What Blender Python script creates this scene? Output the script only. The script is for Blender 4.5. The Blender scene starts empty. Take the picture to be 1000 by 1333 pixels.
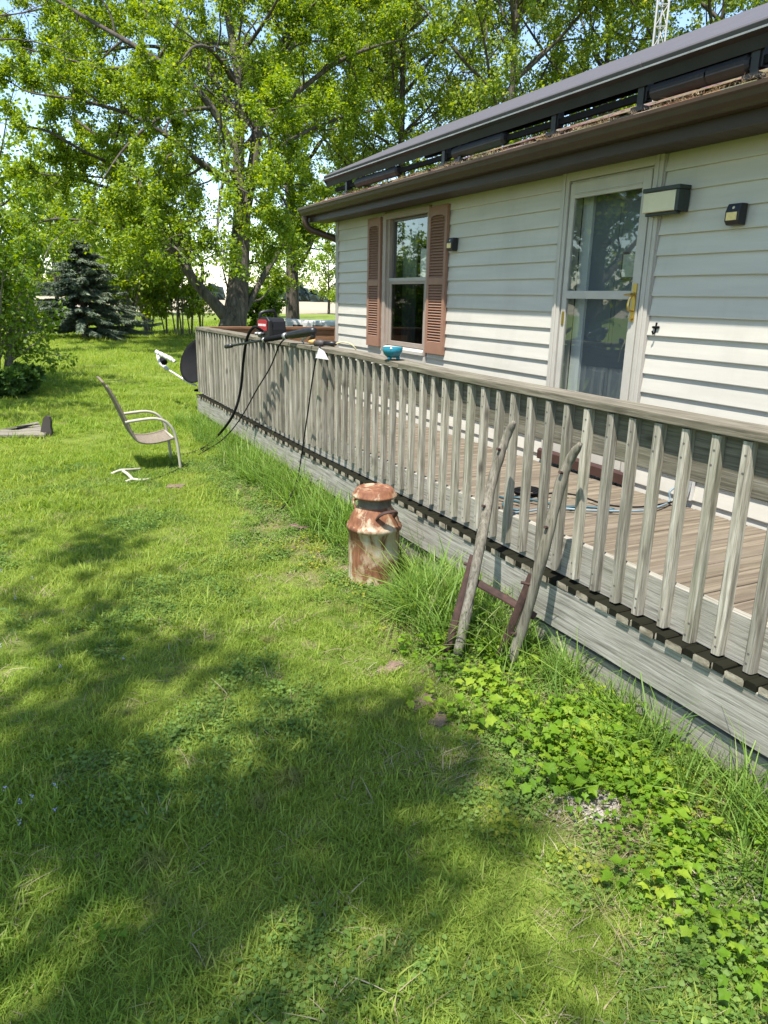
import bpy, bmesh, math, random
import numpy as np
from mathutils import Vector, Matrix, Euler
R = math.radians
rnd = random.Random(7)
rng = np.random.default_rng(11)
scene = bpy.context.scene
COL = scene.collection
# ------------------------------------------------------------------ camera pose
CP = np.array([9.27465, -3.87088, 1.67])
RT = np.array([0.4399117579, 0.8978139514, 0.0201929155])
UPV = np.array([-0.2585508357, 0.1050874858, 0.9602645915])
FW = np.array([-0.8600169246, 0.4276525798, -0.2783597681])
FPX = 960.35
HR = np.array([0.44527, 0.89539, 0.0])            # horizontal right at the camera
HF = np.array([-0.89539, 0.44527, 0.0])           # horizontal forward
def W(u, v, d):
    r = RT * (u - 500) + UPV * (666.5 - v) + FW * FPX
    return CP + r / FPX * d
def Wz(u, v, z=0.0):
    r = RT * (u - 500) + UPV * (666.5 - v) + FW * FPX
    return CP + r * (z - CP[2]) / r[2]
def Wy(u, v, y):
    r = RT * (u - 500) + UPV * (666.5 - v) + FW * FPX
    return CP + r * (y - CP[1]) / r[1]
SUN = np.array([0.65, -1.0, 2.75]); SUN = SUN / np.linalg.norm(SUN)

# ------------------------------------------------------------------ materials
MATS = {}
def new_mat(name):
    m = bpy.data.materials.new(name); m.use_nodes = True
    nt = m.node_tree; b = nt.nodes['Principled BSDF']
    return m, nt, b
def ramp(nt, fac, stops):
    n = nt.nodes.new('ShaderNodeValToRGB')
    el = n.color_ramp.elements
    while len(el) < len(stops): el.new(0.5)
    for e, (p, c) in zip(el, stops):
        e.position = p; e.color = (c[0], c[1], c[2], 1)
    nt.links.new(fac, n.inputs['Fac']); return n.outputs['Color']
def coords(nt, kind='Object', scale=(1, 1, 1), rand=False):
    t = nt.nodes.new('ShaderNodeTexCoord')
    out = t.outputs[kind]
    mp = nt.nodes.new('ShaderNodeMapping'); mp.inputs['Scale'].default_value = scale
    if rand:
        oi = nt.nodes.new('ShaderNodeObjectInfo')
        mul = nt.nodes.new('ShaderNodeMath'); mul.operation = 'MULTIPLY'; mul.inputs[1].default_value = 37.0
        nt.links.new(oi.outputs['Random'], mul.inputs[0])
        add = nt.nodes.new('ShaderNodeVectorMath'); add.operation = 'ADD'
        nt.links.new(out, add.inputs[0]); nt.links.new(mul.outputs[0], add.inputs[1]); out = add.outputs[0]
    nt.links.new(out, mp.inputs['Vector']); return mp.outputs[0]
def noise(nt, vec, scale, detail=4, rough=.55, dist=0):
    n = nt.nodes.new('ShaderNodeTexNoise'); n.inputs['Scale'].default_value = scale
    n.inputs['Detail'].default_value = detail; n.inputs['Roughness'].default_value = rough
    n.inputs['Distortion'].default_value = dist
    if vec is not None: nt.links.new(vec, n.inputs['Vector'])
    return n.outputs['Fac']
def mixc(nt, fac, a, b, mode='MIX'):
    n = nt.nodes.new('ShaderNodeMix'); n.data_type = 'RGBA'; n.blend_type = mode
    for val, s in ((fac, n.inputs[0]), (a, n.inputs[6]), (b, n.inputs[7])):
        if hasattr(val, 'is_linked'): nt.links.new(val, s)
        elif isinstance(val, (int, float)): s.default_value = val
        else: s.default_value = (val[0], val[1], val[2], 1)
    return n.outputs[2]
def math_n(nt, op, a, b=None, c=None):
    n = nt.nodes.new('ShaderNodeMath'); n.operation = op
    for i, val in enumerate((a, b, c)):
        if val is None: continue
        if hasattr(val, 'is_linked'): nt.links.new(val, n.inputs[i])
        else: n.inputs[i].default_value = val
    return n.outputs[0]
def maprange(nt, v, a, b, c=0., d=1.):
    n = nt.nodes.new('ShaderNodeMapRange'); nt.links.new(v, n.inputs['Value'])
    for k, x in zip(('From Min', 'From Max', 'To Min', 'To Max'), (a, b, c, d)): n.inputs[k].default_value = x
    return n.outputs[0]
def bump(nt, b, h, strength=.3, dist=.01):
    n = nt.nodes.new('ShaderNodeBump'); n.inputs['Strength'].default_value = strength
    n.inputs['Distance'].default_value = dist
    nt.links.new(h, n.inputs['Height']); nt.links.new(n.outputs[0], b.inputs['Normal'])
def simple(name, col, rough=.6, metal=0., var=.12, scale=6., bmp=0., spec=None):
    m, nt, b = new_mat(name)
    v = coords(nt, 'Object', (1, 1, 1), True)
    f = noise(nt, v, scale, 5, .6)
    lo = tuple(c * (1 - var) for c in col); hi = tuple(min(1, c * (1 + var)) for c in col)
    nt.links.new(ramp(nt, f, [(.3, lo), (.7, hi)]), b.inputs['Base Color'])
    b.inputs['Roughness'].default_value = rough; b.inputs['Metallic'].default_value = metal
    if spec is not None: b.inputs['Specular IOR Level'].default_value = spec
    if bmp: bump(nt, b, noise(nt, v, scale * 8, 4), bmp, .004)
    MATS[name] = m; return m
def wood(name, axis, dark, mid, light, stain=(.16, .17, .10), stain_amt=.35, rough=.85):
    """weathered timber with the grain along one axis"""
    m, nt, b = new_mat(name)
    sc = [62, 62, 62]; sc[axis] = 2.8
    v = coords(nt, 'Object', tuple(sc), True)
    g = noise(nt, v, 1.0, 6, .65, .6)
    sc2 = [170, 170, 170]; sc2[axis] = 5.
    g2 = noise(nt, coords(nt, 'Object', tuple(sc2), True), 1.0, 4, .6)
    col = ramp(nt, g, [(.25, dark), (.48, mid), (.72, light)])
    fine = ramp(nt, g2, [(.32, (.55, .55, .55)), (.5, (1, 1, 1))])
    col = mixc(nt, 1.0, col, fine, 'MULTIPLY')
    blot = noise(nt, coords(nt, 'Object', (1, 1, 1), True), 2.6, 4, .6)
    bm_ = maprange(nt, blot, .5, .72, 0., stain_amt)
    col = mixc(nt, bm_, col, stain)
    vo = nt.nodes.new('ShaderNodeTexVoronoi'); sk = [7., 7., 7.]; sk[axis] = 2.6; vo.inputs['Scale'].default_value = 1.
    nt.links.new(coords(nt, 'Object', tuple(sk), True), vo.inputs['Vector'])
    col = mixc(nt, maprange(nt, vo.outputs['Distance'], .05, .16, .75, 0), col, (.045, .035, .026))
    oi = nt.nodes.new('ShaderNodeObjectInfo')
    wn = nt.nodes.new('ShaderNodeTexWhiteNoise'); wn.noise_dimensions = '1D'; nt.links.new(oi.outputs['Random'], wn.inputs['W'])
    col = mixc(nt, maprange(nt, wn.outputs['Value'], .35, 1., 0, .32), col, mixc(nt, .5, col, (.20, .19, .12)))
    br = maprange(nt, oi.outputs['Random'], 0, 1, .70, 1.2)
    hs = nt.nodes.new('ShaderNodeHueSaturation'); nt.links.new(col, hs.inputs['Color']); nt.links.new(br, hs.inputs['Value'])
    nt.links.new(hs.outputs[0], b.inputs['Base Color'])
    b.inputs['Roughness'].default_value = rough; b.inputs['Specular IOR Level'].default_value = .25
    bump(nt, b, math_n(nt, 'ADD', g, g2), .55, .003)
    MATS[name] = m; return m
GD, GM, GL = (.065, .054, .039), (.29, .264, .208), (.50, .465, .395)
wood('wood_z', 2, GD, GM, GL, stain_amt=.4)
wood('wood_x', 0, (.06, .05, .036), (.17, .15, .115), (.31, .28, .23), stain_amt=.3)
wood('wood_y', 1, (.12, .10, .08), (.28, .25, .2), (.42, .38, .31))
wood('wood_cap', 0, (.035, .028, .02), (.135, .115, .085), (.27, .24, .19), stain_amt=.3)
wood('wood_rim', 0, (.08, .073, .06), (.25, .235, .20), (.38, .365, .32), stain_amt=.35)
wood('wood_skirt', 0, (.13, .115, .09), (.34, .32, .27), (.45, .43, .37), stain_amt=.3)
wood('wood_cedar_y', 1, (.10, .05, .025), (.24, .12, .06), (.34, .19, .10), stain_amt=.1)
wood('wood_cedar_z', 2, (.10, .05, .025), (.24, .12, .06), (.34, .19, .10), stain_amt=.1)
wood('wood_handle', 2, (.07, .058, .042), (.22, .195, .15), (.37, .335, .27), stain_amt=.2)
def deck_mat():
    m, nt, b = new_mat('decking')
    v = coords(nt, 'Object', (30, 1.3, 30))
    g = noise(nt, v, 1., 6, .68, .8)
    t = nt.nodes.new('ShaderNodeTexCoord'); sep = nt.nodes.new('ShaderNodeSeparateXYZ'); nt.links.new(t.outputs['Object'], sep.inputs[0])
    bi = math_n(nt, 'FLOOR', math_n(nt, 'DIVIDE', sep.outputs[0], .1355))
    wn = nt.nodes.new('ShaderNodeTexWhiteNoise'); wn.noise_dimensions = '1D'; nt.links.new(bi, wn.inputs['W'])
    col = ramp(nt, g, [(.28, (.04, .031, .022)), (.5, (.14, .112, .08)), (.72, (.27, .228, .17))])
    col = mixc(nt, maprange(nt, wn.outputs['Value'], 0, 1, 0, .45), col, (.17, .145, .115))
    bl = noise(nt, coords(nt, 'Object', (1, 1, 1)), 3.5, 4, .6)
    col = mixc(nt, maprange(nt, bl, .5, .75, 0, .5), col, (.16, .14, .10))
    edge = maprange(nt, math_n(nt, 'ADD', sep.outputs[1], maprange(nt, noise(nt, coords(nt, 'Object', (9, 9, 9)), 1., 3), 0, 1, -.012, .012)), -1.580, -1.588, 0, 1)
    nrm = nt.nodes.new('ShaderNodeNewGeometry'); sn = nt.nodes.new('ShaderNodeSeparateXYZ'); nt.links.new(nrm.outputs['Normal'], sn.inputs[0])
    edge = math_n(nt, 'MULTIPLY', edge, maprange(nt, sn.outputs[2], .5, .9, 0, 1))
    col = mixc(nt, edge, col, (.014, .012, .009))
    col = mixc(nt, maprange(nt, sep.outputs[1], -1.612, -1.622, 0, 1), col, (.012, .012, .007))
    endf = math_n(nt, 'MULTIPLY', maprange(nt, sn.outputs[1], -.5, -.9, 0, 1), math_n(nt, 'LESS_THAN', math_n(nt, 'FLOORED_MODULO', math_n(nt, 'SUBTRACT', sep.outputs[0], 2.9775 - 29 * .1355 + .019 - .061 - 1.355 + .0015), .1355), .0835))  # pale board ends; the dark gaps left between them paint in baluster shadow
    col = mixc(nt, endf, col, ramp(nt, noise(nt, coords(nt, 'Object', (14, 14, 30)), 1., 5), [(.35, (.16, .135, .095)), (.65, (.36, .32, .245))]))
    nt.links.new(col, b.inputs['Base Color']); b.inputs['Roughness'].default_value = .92; b.inputs['Specular IOR Level'].default_value = .1
    bump(nt, b, g, .9, .005); MATS['decking'] = m
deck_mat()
def siding_mat():
    m, nt, b = new_mat('siding')
    f = noise(nt, coords(nt, 'Object', (1.2, 1.2, 14)), 1., 5, .6)
    f2 = noise(nt, coords(nt, 'Object', (3, 3, 90)), 1., 3, .5)
    col = ramp(nt, f, [(.3, (.465, .44, .378)), (.7, (.535, .51, .44))])
    col = mixc(nt, maprange(nt, noise(nt, coords(nt, 'Object', (2.2, 2.2, .8)), 1., 5, .65), .52, .8, 0, .4), col, (.32, .30, .25))
    nt.links.new(col, b.inputs['Base Color']); b.inputs['Roughness'].default_value = .5
    bump(nt, b, f2, .06, .002); MATS['siding'] = m
siding_mat()
simple('trim', (.44, .415, .36), .5, var=.07)
simple('trim_grey', (.36, .335, .30), .5, var=.08)
simple('taupe', (.30, .245, .20), .5, var=.1)
simple('frame_dark', (.11, .095, .085), .45)
simple('white_trim', (.74, .74, .72), .45, var=.04)
simple('brown_metal', (.05, .03, .017), .45, var=.18, spec=.4)
simple('brown_soffit', (.05, .034, .026), .6, var=.12)
simple('fascia', (.03, .018, .012), .5, var=.15)
simple('shutter', (.26, .138, .088), .55, var=.1, scale=3.)
simple('black', (.012, .012, .013), .4, var=.3)
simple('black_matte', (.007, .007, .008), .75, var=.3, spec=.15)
simple('charcoal', (.016, .016, .018), .55, var=.3, spec=.3)
simple('brass', (.55, .40, .13), .3, metal=1., var=.1)
simple('dark_green_metal', (.02, .028, .024), .45, var=.2)
simple('lens', (.62, .56, .38), .35, var=.06)
simple('solar_lens', (.72, .55, .22), .35, var=.15, scale=40)
simple('white_paint', (.58, .57, .53), .45, var=.08)
simple('ivory_paint', (.40, .37, .285), .5, var=.14, scale=14)
simple('teal_glaze', (.012, .14, .19), .18, var=.3, scale=20)
simple('red_label', (.30, .014, .022), .35, var=.12)
simple('label_white', (.75, .72, .72), .5, var=.05)
simple('orange_brass', (.65, .33, .10), .4, var=.2)
simple('paper', (.55, .54, .51), .8, var=.04)
simple('teal_hose', (.025, .07, .085), .5, var=.25)
simple('pale_cable', (.16, .22, .25), .5, var=.2)
simple('yellow_cable', (.55, .47, .25), .5)
simple('array_grey', (.085, .078, .082), .6, var=.08, spec=.3)
simple('mast_grey', (.42, .41, .39), .5, var=.15)
simple('steel', (.36, .36, .35), .45, metal=.6, var=.25)
simple('curtain', (.16, .18, .175), .9, var=.25, scale=3)
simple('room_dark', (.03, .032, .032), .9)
simple('door_blue', (.15, .17, .195), .5, var=.06)
simple('picture', (.45, .44, .40), .6, var=.15, scale=30)
simple('picture_dark', (.05, .04, .035), .6)
simple('threshold', (.05, .022, .016), .5, var=.15)
simple('stone_pink', (.15, .098, .072), .9, var=.35, scale=24, bmp=.4)
simple('sling_mesh', (.16, .125, .09), .8, var=.35, scale=60)
simple('sling_pale', (.17, .14, .10), .8, var=.35, scale=60)
def rusty_mat():
    m, nt, b = new_mat('rusty_can')
    v = coords(nt, 'Object', (1, 1, .55))
    n1 = noise(nt, v, 9., 7, .66, .5)
    n2 = noise(nt, coords(nt, 'Object', (1, 1, .14)), 26., 5, .65)
    base = ramp(nt, n2, [(.3, (.34, .27, .18)), (.55, (.47, .43, .35)), (.8, (.38, .36, .31))])
    rust = ramp(nt, n2, [(.25, (.07, .025, .012)), (.5, (.17, .065, .028)), (.75, (.30, .145, .065))])
    t = nt.nodes.new('ShaderNodeTexCoord'); sep = nt.nodes.new('ShaderNodeSeparateXYZ'); nt.links.new(t.outputs['Object'], sep.inputs[0])
    up = maprange(nt, sep.outputs[2], .0, .6, -.02, .09)
    f = maprange(nt, math_n(nt, 'ADD', n1, up), .47, .56, 0, 1)
    col = mixc(nt, f, base, rust)
    halo = maprange(nt, math_n(nt, 'ADD', n1, up), .38, .48, 0, .6)
    col = mixc(nt, halo, base, (.60, .38, .17)) if False else mixc(nt, f, mixc(nt, halo, base, (.36, .22, .10)), rust)
    nt.links.new(col, b.inputs['Base Color'])
    nt.links.new(maprange(nt, f, 0, 1, .42, .8), b.inputs['Roughness'])
    bump(nt, b, n2, .35, .004); MATS['rusty_can'] = m
rusty_mat()
simple('rust', (.048, .022, .015), .8, var=.45, scale=30, bmp=.5)
simple('dark_neck', (.11, .09, .07), .6, var=.5, scale=14)
def roof_mat():
    m, nt, b = new_mat('shingles')
    v = coords(nt, 'Object', (1, 1, 1))
    vo = nt.nodes.new('ShaderNodeTexVoronoi'); vo.inputs['Scale'].default_value = 1.; nt.links.new(coords(nt, 'Object', (4, 7, 7)), vo.inputs['Vector'])
    n = noise(nt, v, 40., 5, .7)
    col = mixc(nt, .5, ramp(nt, n, [(.3, (.16, .10, .07)), (.7, (.42, .31, .23))]), vo.outputs['Color'], 'SOFT_LIGHT')
    nt.links.new(col, b.inputs['Base Color']); b.inputs['Roughness'].default_value = .9
    bump(nt, b, n, .5, .006); MATS['shingles'] = m
roof_mat()
def glass_mat(name, tint, refl=1.0):
    m = bpy.data.materials.new(name); m.use_nodes = True; nt = m.node_tree; nt.nodes.clear()
    o = nt.nodes.new('ShaderNodeOutputMaterial'); mx = nt.nodes.new('ShaderNodeMixShader')
    tr = nt.nodes.new('ShaderNodeBsdfTransparent'); tr.inputs[0].default_value = (*tint, 1)
    gl = nt.nodes.new('ShaderNodeBsdfGlossy'); gl.inputs['Roughness'].default_value = .02
    gl.inputs[0].default_value = (.9, .95, .93, 1)
    lw = nt.nodes.new('ShaderNodeLayerWeight'); lw.inputs[0].default_value = .5
    f = math_n(nt, 'MULTIPLY', math_n(nt, 'ADD', math_n(nt, 'MULTIPLY', math_n(nt, 'POWER', lw.outputs['Facing'], 4.0), .92), .06), 2.0 * refl)
    f = math_n(nt, 'MINIMUM', f, 1.0)
    n = noise(nt, coords(nt, 'Object', (1, 1, 1)), 1.4, 2)
    bp = nt.nodes.new('ShaderNodeBump'); bp.inputs['Strength'].default_value = .12; bp.inputs['Distance'].default_value = .02
    nt.links.new(n, bp.inputs['Height']); nt.links.new(bp.outputs[0], gl.inputs['Normal'])
    nt.links.new(f, mx.inputs[0]); nt.links.new(tr.outputs[0], mx.inputs[1]); nt.links.new(gl.outputs[0], mx.inputs[2])
    nt.links.new(mx.outputs[0], o.inputs[0]); MATS[name] = m
glass_mat('glass', (.80, .85, .83)); glass_mat('glass_screen', (.28, .30, .29), .35)
def bark_mat():
    m, nt, b = new_mat('bark')
    v = coords(nt, 'Object', (1, 1, .22))
    n = noise(nt, v, 9., 6, .7, .4)
    n2 = noise(nt, coords(nt, 'Object', (1, 1, .3)), 2., 4)
    col = ramp(nt, n, [(.32, (.022, .018, .014)), (.52, (.085, .068, .052)), (.72, (.15, .125, .10))])
    col = mixc(nt, maprange(nt, n2, .5, .75, 0, .3), col, (.10, .11, .07))
    nt.links.new(col, b.inputs['Base Color']); b.inputs['Roughness'].default_value = .95
    bump(nt, b, n, .9, .04); MATS['bark'] = m
bark_mat()
simple('bark_grey', (.19, .165, .135), .95, var=.35, scale=12, bmp=.6)
simple('twig', (.075, .06, .045), .95, var=.3, scale=9)
def leaf_mat(name, stops, trans=.45, rough=.5, attr='v', inst=False, patch=None):
    m = bpy.data.materials.new(name); m.use_nodes = True; nt = m.node_tree
    b = nt.nodes['Principled BSDF']; o = nt.nodes['Material Output']
    if inst:
        oi = nt.nodes.new('ShaderNodeObjectInfo'); at = nt.nodes.new('ShaderNodeAttribute'); at.attribute_name = attr
        f = math_n(nt, 'ADD', math_n(nt, 'MULTIPLY', oi.outputs['Random'], .5), math_n(nt, 'MULTIPLY', at.outputs['Fac'], .5))
    else:
        at = nt.nodes.new('ShaderNodeAttribute'); at.attribute_name = attr; f = at.outputs['Fac']
    col = ramp(nt, f, stops)
    if patch: col = patch(nt, col)
    nt.links.new(col, b.inputs['Base Color']); b.inputs['Roughness'].default_value = rough
    b.inputs['Specular IOR Level'].default_value = .15 if inst else .3
    t = nt.nodes.new('ShaderNodeBsdfTranslucent')
    hs = nt.nodes.new('ShaderNodeHueSaturation'); hs.inputs['Saturation'].default_value = 1.15; hs.inputs['Value'].default_value = 1.35
    hs.inputs['Hue'].default_value = .485
    nt.links.new(col, hs.inputs['Color']); nt.links.new(hs.outputs[0], t.inputs[0])
    mx = nt.nodes.new('ShaderNodeMixShader'); mx.inputs[0].default_value = trans
    nt.links.new(b.outputs[0], mx.inputs[1]); nt.links.new(t.outputs[0], mx.inputs[2]); nt.links.new(mx.outputs[0], o.inputs[0])
    MATS[name] = m; return m
leaf_mat('leaf_maple', [(0, (.075, .135, .02)), (.4, (.18, .275, .03)), (.75, (.30, .39, .045)), (1, (.40, .45, .075))], .5)
leaf_mat('leaf_back', [(0, (.10, .155, .028)), (.45, (.20, .285, .042)), (.8, (.30, .37, .06)), (1, (.37, .37, .10))], .5)
leaf_mat('leaf_shrub', [(0, (.07, .13, .016)), (.5, (.16, .26, .028)), (1, (.28, .37, .05))])
leaf_mat('leaf_bright', [(0, (.10, .19, .015)), (1, (.22, .33, .03))])
leaf_mat('leaf_dark', [(0, (.045, .09, .02)), (.6, (.09, .17, .035)), (1, (.17, .26, .05))], .4)
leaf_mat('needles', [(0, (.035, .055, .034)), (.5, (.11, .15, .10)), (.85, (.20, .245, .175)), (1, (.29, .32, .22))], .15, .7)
def grass_patch(nt, col):
    g = nt.nodes.new('ShaderNodeNewGeometry')
    n1 = noise(nt, g.outputs['Position'], .55, 4, .6)
    col = mixc(nt, maprange(nt, n1, .40, .62, 0, .55), col, (.31, .37, .075))
    n2 = noise(nt, g.outputs['Position'], 2.3, 4, .6)
    col = mixc(nt, maprange(nt, n2, .55, .72, 0, .45), col, (.11, .19, .028))
    n3 = noise(nt, g.outputs['Position'], 3.7, 3, .6)
    return mixc(nt, maprange(nt, n3, .60, .74, 0, .7), col, (.27, .235, .11))
leaf_mat('grass_lawn', [(0, (.06, .12, .012)), (.35, (.19, .30, .038)), (.75, (.31, .405, .075)), (.92, (.38, .41, .10)), (1, (.50, .45, .26))], .45, .55, inst=True, patch=grass_patch)
leaf_mat('grass_tall', [(0, (.07, .14, .022)), (.5, (.145, .25, .042)), (.88, (.25, .35, .075)), (1, (.45, .43, .24))], .4, .45, inst=True)
leaf_mat('cover_lobed', [(0, (.06, .14, .014)), (.45, (.15, .27, .02)), (1, (.32, .40, .045))], .45, .45, inst=True)
leaf_mat('cover_small', [(0, (.07, .14, .025)), (.5, (.135, .22, .045)), (1, (.24, .32, .07))], .35, .5, inst=True)
leaf_mat('cover_yellow', [(0, (.16, .22, .02)), (.5, (.25, .29, .03)), (1, (.36, .34, .06))], .4, .5, inst=True)
leaf_mat('straw', [(0, (.20, .15, .085)), (.6, (.36, .30, .19)), (1, (.48, .42, .30))], .2, .8, inst=True)
simple('petal', (.42, .38, .62), .7, var=.2)
def lawn_mat():
    m, nt, b = new_mat('lawn')
    v = coords(nt, 'Object', (1, 1, 1))
    t = nt.nodes.new('ShaderNodeTexCoord'); sep = nt.nodes.new('ShaderNodeSeparateXYZ'); nt.links.new(t.outputs['Object'], sep.inputs[0])
    n1 = noise(nt, v, .5, 5, .6); n2 = noise(nt, v, 9., 6, .7); n3 = noise(nt, v, 60., 4, .7)
    gr = ramp(nt, n1, [(.3, (.12, .17, .025)), (.55, (.19, .24, .04)), (.75, (.24, .27, .065))])
    gr = mixc(nt, maprange(nt, n2, .42, .68, 0, .6), gr, (.05, .085, .016))
    gr = mixc(nt, maprange(nt, n3, .52, .7, 0, .45), gr, (.19, .22, .05))
    soil = ramp(nt, n3, [(.3, (.075, .05, .033)), (.5, (.17, .125, .08)), (.72, (.34, .28, .19))])
    edge = math_n(nt, 'ADD', sep.outputs[1], maprange(nt, noise(nt, v, 2.4, 4), 0, 1, -.45, .45))
    near = maprange(nt, edge, -2.55, -2.2, 0, 1)
    xl = maprange(nt, sep.outputs[0], 1.0, 2.2, 0, 1)
    up = maprange(nt, sep.outputs[1], 4, 5, 1, 0)
    f = math_n(nt, 'MULTIPLY', math_n(nt, 'MULTIPLY', near, xl), up)
    f = math_n(nt, 'MULTIPLY', f, maprange(nt, n2, .35, .55, .55, 1.))
    spots = maprange(nt, noise(nt, v, 4.3, 4), .60, .70, 0, .8)
    f = math_n(nt, 'MAXIMUM', f, spots)
    col = mixc(nt, f, gr, soil)
    nt.links.new(col, b.inputs['Base Color']); b.inputs['Roughness'].default_value = .95
    b.inputs['Specular IOR Level'].default_value = .1
    bump(nt, b, n3, .8, .03); MATS['lawn'] = m
lawn_mat()
simple('field_tan', (.33, .27, .17), .95, var=.2, scale=.05)
simple('far_trees', (.045, .075, .07), .95, var=.35, scale=.06)
simple('pebble', (.24, .215, .19), .9, var=.5, scale=40)

# ------------------------------------------------------------------ object helpers
def link(name, me, mat=None, parent=None):
    o = bpy.data.objects.new(name, me); COL.objects.link(o)
    mats = mat if isinstance(mat, (list, tuple)) else ([mat] if mat else [])
    if me is not None and not me.materials:
        for k in mats: me.materials.append(MATS[k])
    if parent is not None: o.parent = parent
    return o
def tag(o, label=None, cat=None, group=None, kind=None):
    if label: o['label'] = label
    if cat: o['category'] = cat
    if group: o['group'] = group
    if kind: o['kind'] = kind
    return o
def empty(name, loc=(0, 0, 0), rot=(0, 0, 0)):
    o = bpy.data.objects.new(name, None); COL.objects.link(o); o.location = loc; o.rotation_euler = rot
    o.empty_display_size = .1; return o
class MB:
    """collects shapes into one mesh"""
    def __init__(s): s.bm = bmesh.new(); s.mi = 0
    def face(s, vs):
        try:
            f = s.bm.faces.new(vs); f.material_index = s.mi; return f
        except ValueError: return None
    def poly(s, pts): return s.face([s.bm.verts.new(p) for p in pts])
    def box(s, x0, x1, y0, y1, z0, z1, M=None):
        c = [(x0, y0, z0), (x1, y0, z0), (x1, y1, z0), (x0, y1, z0), (x0, y0, z1), (x1, y0, z1), (x1, y1, z1), (x0, y1, z1)]
        if M is not None: c = [M @ Vector(p) for p in c]
        v = [s.bm.verts.new(p) for p in c]
        for q in ((0, 3, 2, 1), (4, 5, 6, 7), (0, 1, 5, 4), (1, 2, 6, 5), (2, 3, 7, 6), (3, 0, 4, 7)): s.face([v[i] for i in q])
        return v
    def prism(s, prof, axis, a, b):
        """extrude a closed 2D profile along an axis from a to b"""
        def P(p, t):
            return (t, p[0], p[1]) if axis == 0 else ((p[0], t, p[1]) if axis == 1 else (p[0], p[1], t))
        A = [s.bm.verts.new(P(p, a)) for p in prof]; B = [s.bm.verts.new(P(p, b)) for p in prof]
        n = len(prof)
        for i in range(n): s.face([A[i], A[(i + 1) % n], B[(i + 1) % n], B[i]])
        s.face(A[::-1]); s.face(B)
    def tube(s, pts, rad, n=8, cap=True, flat=1.0):
        pts = [Vector(p) for p in pts]; rings = []
        if not hasattr(rad, '__len__'): rad = [rad] * len(pts)
        prev = None
        for i, p in enumerate(pts):
            d = (pts[min(i + 1, len(pts) - 1)] - pts[max(i - 1, 0)])
            if d.length < 1e-9: d = Vector((0, 0, 1))
            d.normalize()
            if prev is None:
                a = d.orthogonal().normalized()
            else:
                a = prev - d * prev.dot(d); a = a.normalized() if a.length > 1e-6 else d.orthogonal().normalized()
            prev = a; b = d.cross(a)
            rings.append([s.bm.verts.new(p + (a * math.cos(2 * math.pi * k / n) + b * math.sin(2 * math.pi * k / n) * flat) * rad[i]) for k in range(n)])
        for A, B in zip(rings, rings[1:]):
            for k in range(n): s.face([A[k], A[(k + 1) % n], B[(k + 1) % n], B[k]])
        if cap: s.face(rings[0][::-1]); s.face(rings[-1])
    def lathe(s, prof, n=40, cx=0, cy=0, close=False):
        rings = []
        for r, z in prof:
            if r < 1e-5: rings.append([s.bm.verts.new((cx, cy, z))])
            else: rings.append([s.bm.verts.new((cx + r * math.cos(2 * math.pi * k / n), cy + r * math.sin(2 * math.pi * k / n), z)) for k in range(n)])
        for A, B in zip(rings, rings[1:]):
            for k in range(n):
                k2 = (k + 1) % n
                if len(A) == 1 and len(B) == 1: continue
                if len(A) == 1: s.face([A[0], B[k2], B[k]][::-1])
                elif len(B) == 1: s.face([A[k], A[k2], B[0]])
                else: s.face([A[k], A[k2], B[k2], B[k]])
    def build(s, name, mat, parent=None, smooth=False, bevel=0., loc=None, auto=None):
        bmesh.ops.recalc_face_normals(s.bm, faces=s.bm.faces)
        if smooth:
            for f in s.bm.faces: f.smooth = True
        me = bpy.data.meshes.new(name); s.bm.to_mesh(me); s.bm.free()
        o = link(name, me, mat, parent)
        if bevel:
            md = o.modifiers.new('b', 'BEVEL'); md.width = bevel; md.segments = 2; md.limit_method = 'ANGLE'; md.angle_limit = R(40)
        if loc is not None: o.location = loc
        return o
def spline(pts, n=10):
    """Catmull-Rom through points"""
    P = [np.array(p, float) for p in pts]; P = [2 * P[0] - P[1]] + P + [2 * P[-1] - P[-2]]
    out = []
    for i in range(1, len(P) - 2):
        for t in np.linspace(0, 1, n, endpoint=False):
            a, b, c, d = P[i - 1], P[i], P[i + 1], P[i + 2]
            out.append(.5 * ((2 * b) + (-a + c) * t + (2 * a - 5 * b + 4 * c - d) * t * t + (-a + 3 * b - 3 * c + d) * t ** 3))
    out.append(P[-2]); return out
def np_mesh(name, V, F, mats, vals=None, parent=None, smooth=False):
    """fast mesh from vertex array and (n,k) face array"""
    me = bpy.data.meshes.new(name); V = np.asarray(V, np.float32); F = np.asarray(F, np.int32)
    me.vertices.add(len(V)); me.vertices.foreach_set('co', V.ravel())
    k = F.shape[1]; me.loops.add(F.size); me.loops.foreach_set('vertex_index', F.ravel())
    me.polygons.add(len(F)); me.polygons.foreach_set('loop_start', np.arange(0, F.size, k, dtype=np.int32))
    if vals is not None:
        a = me.attributes.new('v', 'FLOAT', 'FACE'); a.data.foreach_set('value', np.asarray(vals, np.float32))
    me.update(calc_edges=True)
    if smooth: me.polygons.foreach_set('use_smooth', np.ones(len(F), bool))
    return link(name, me, mats, parent)

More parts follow.
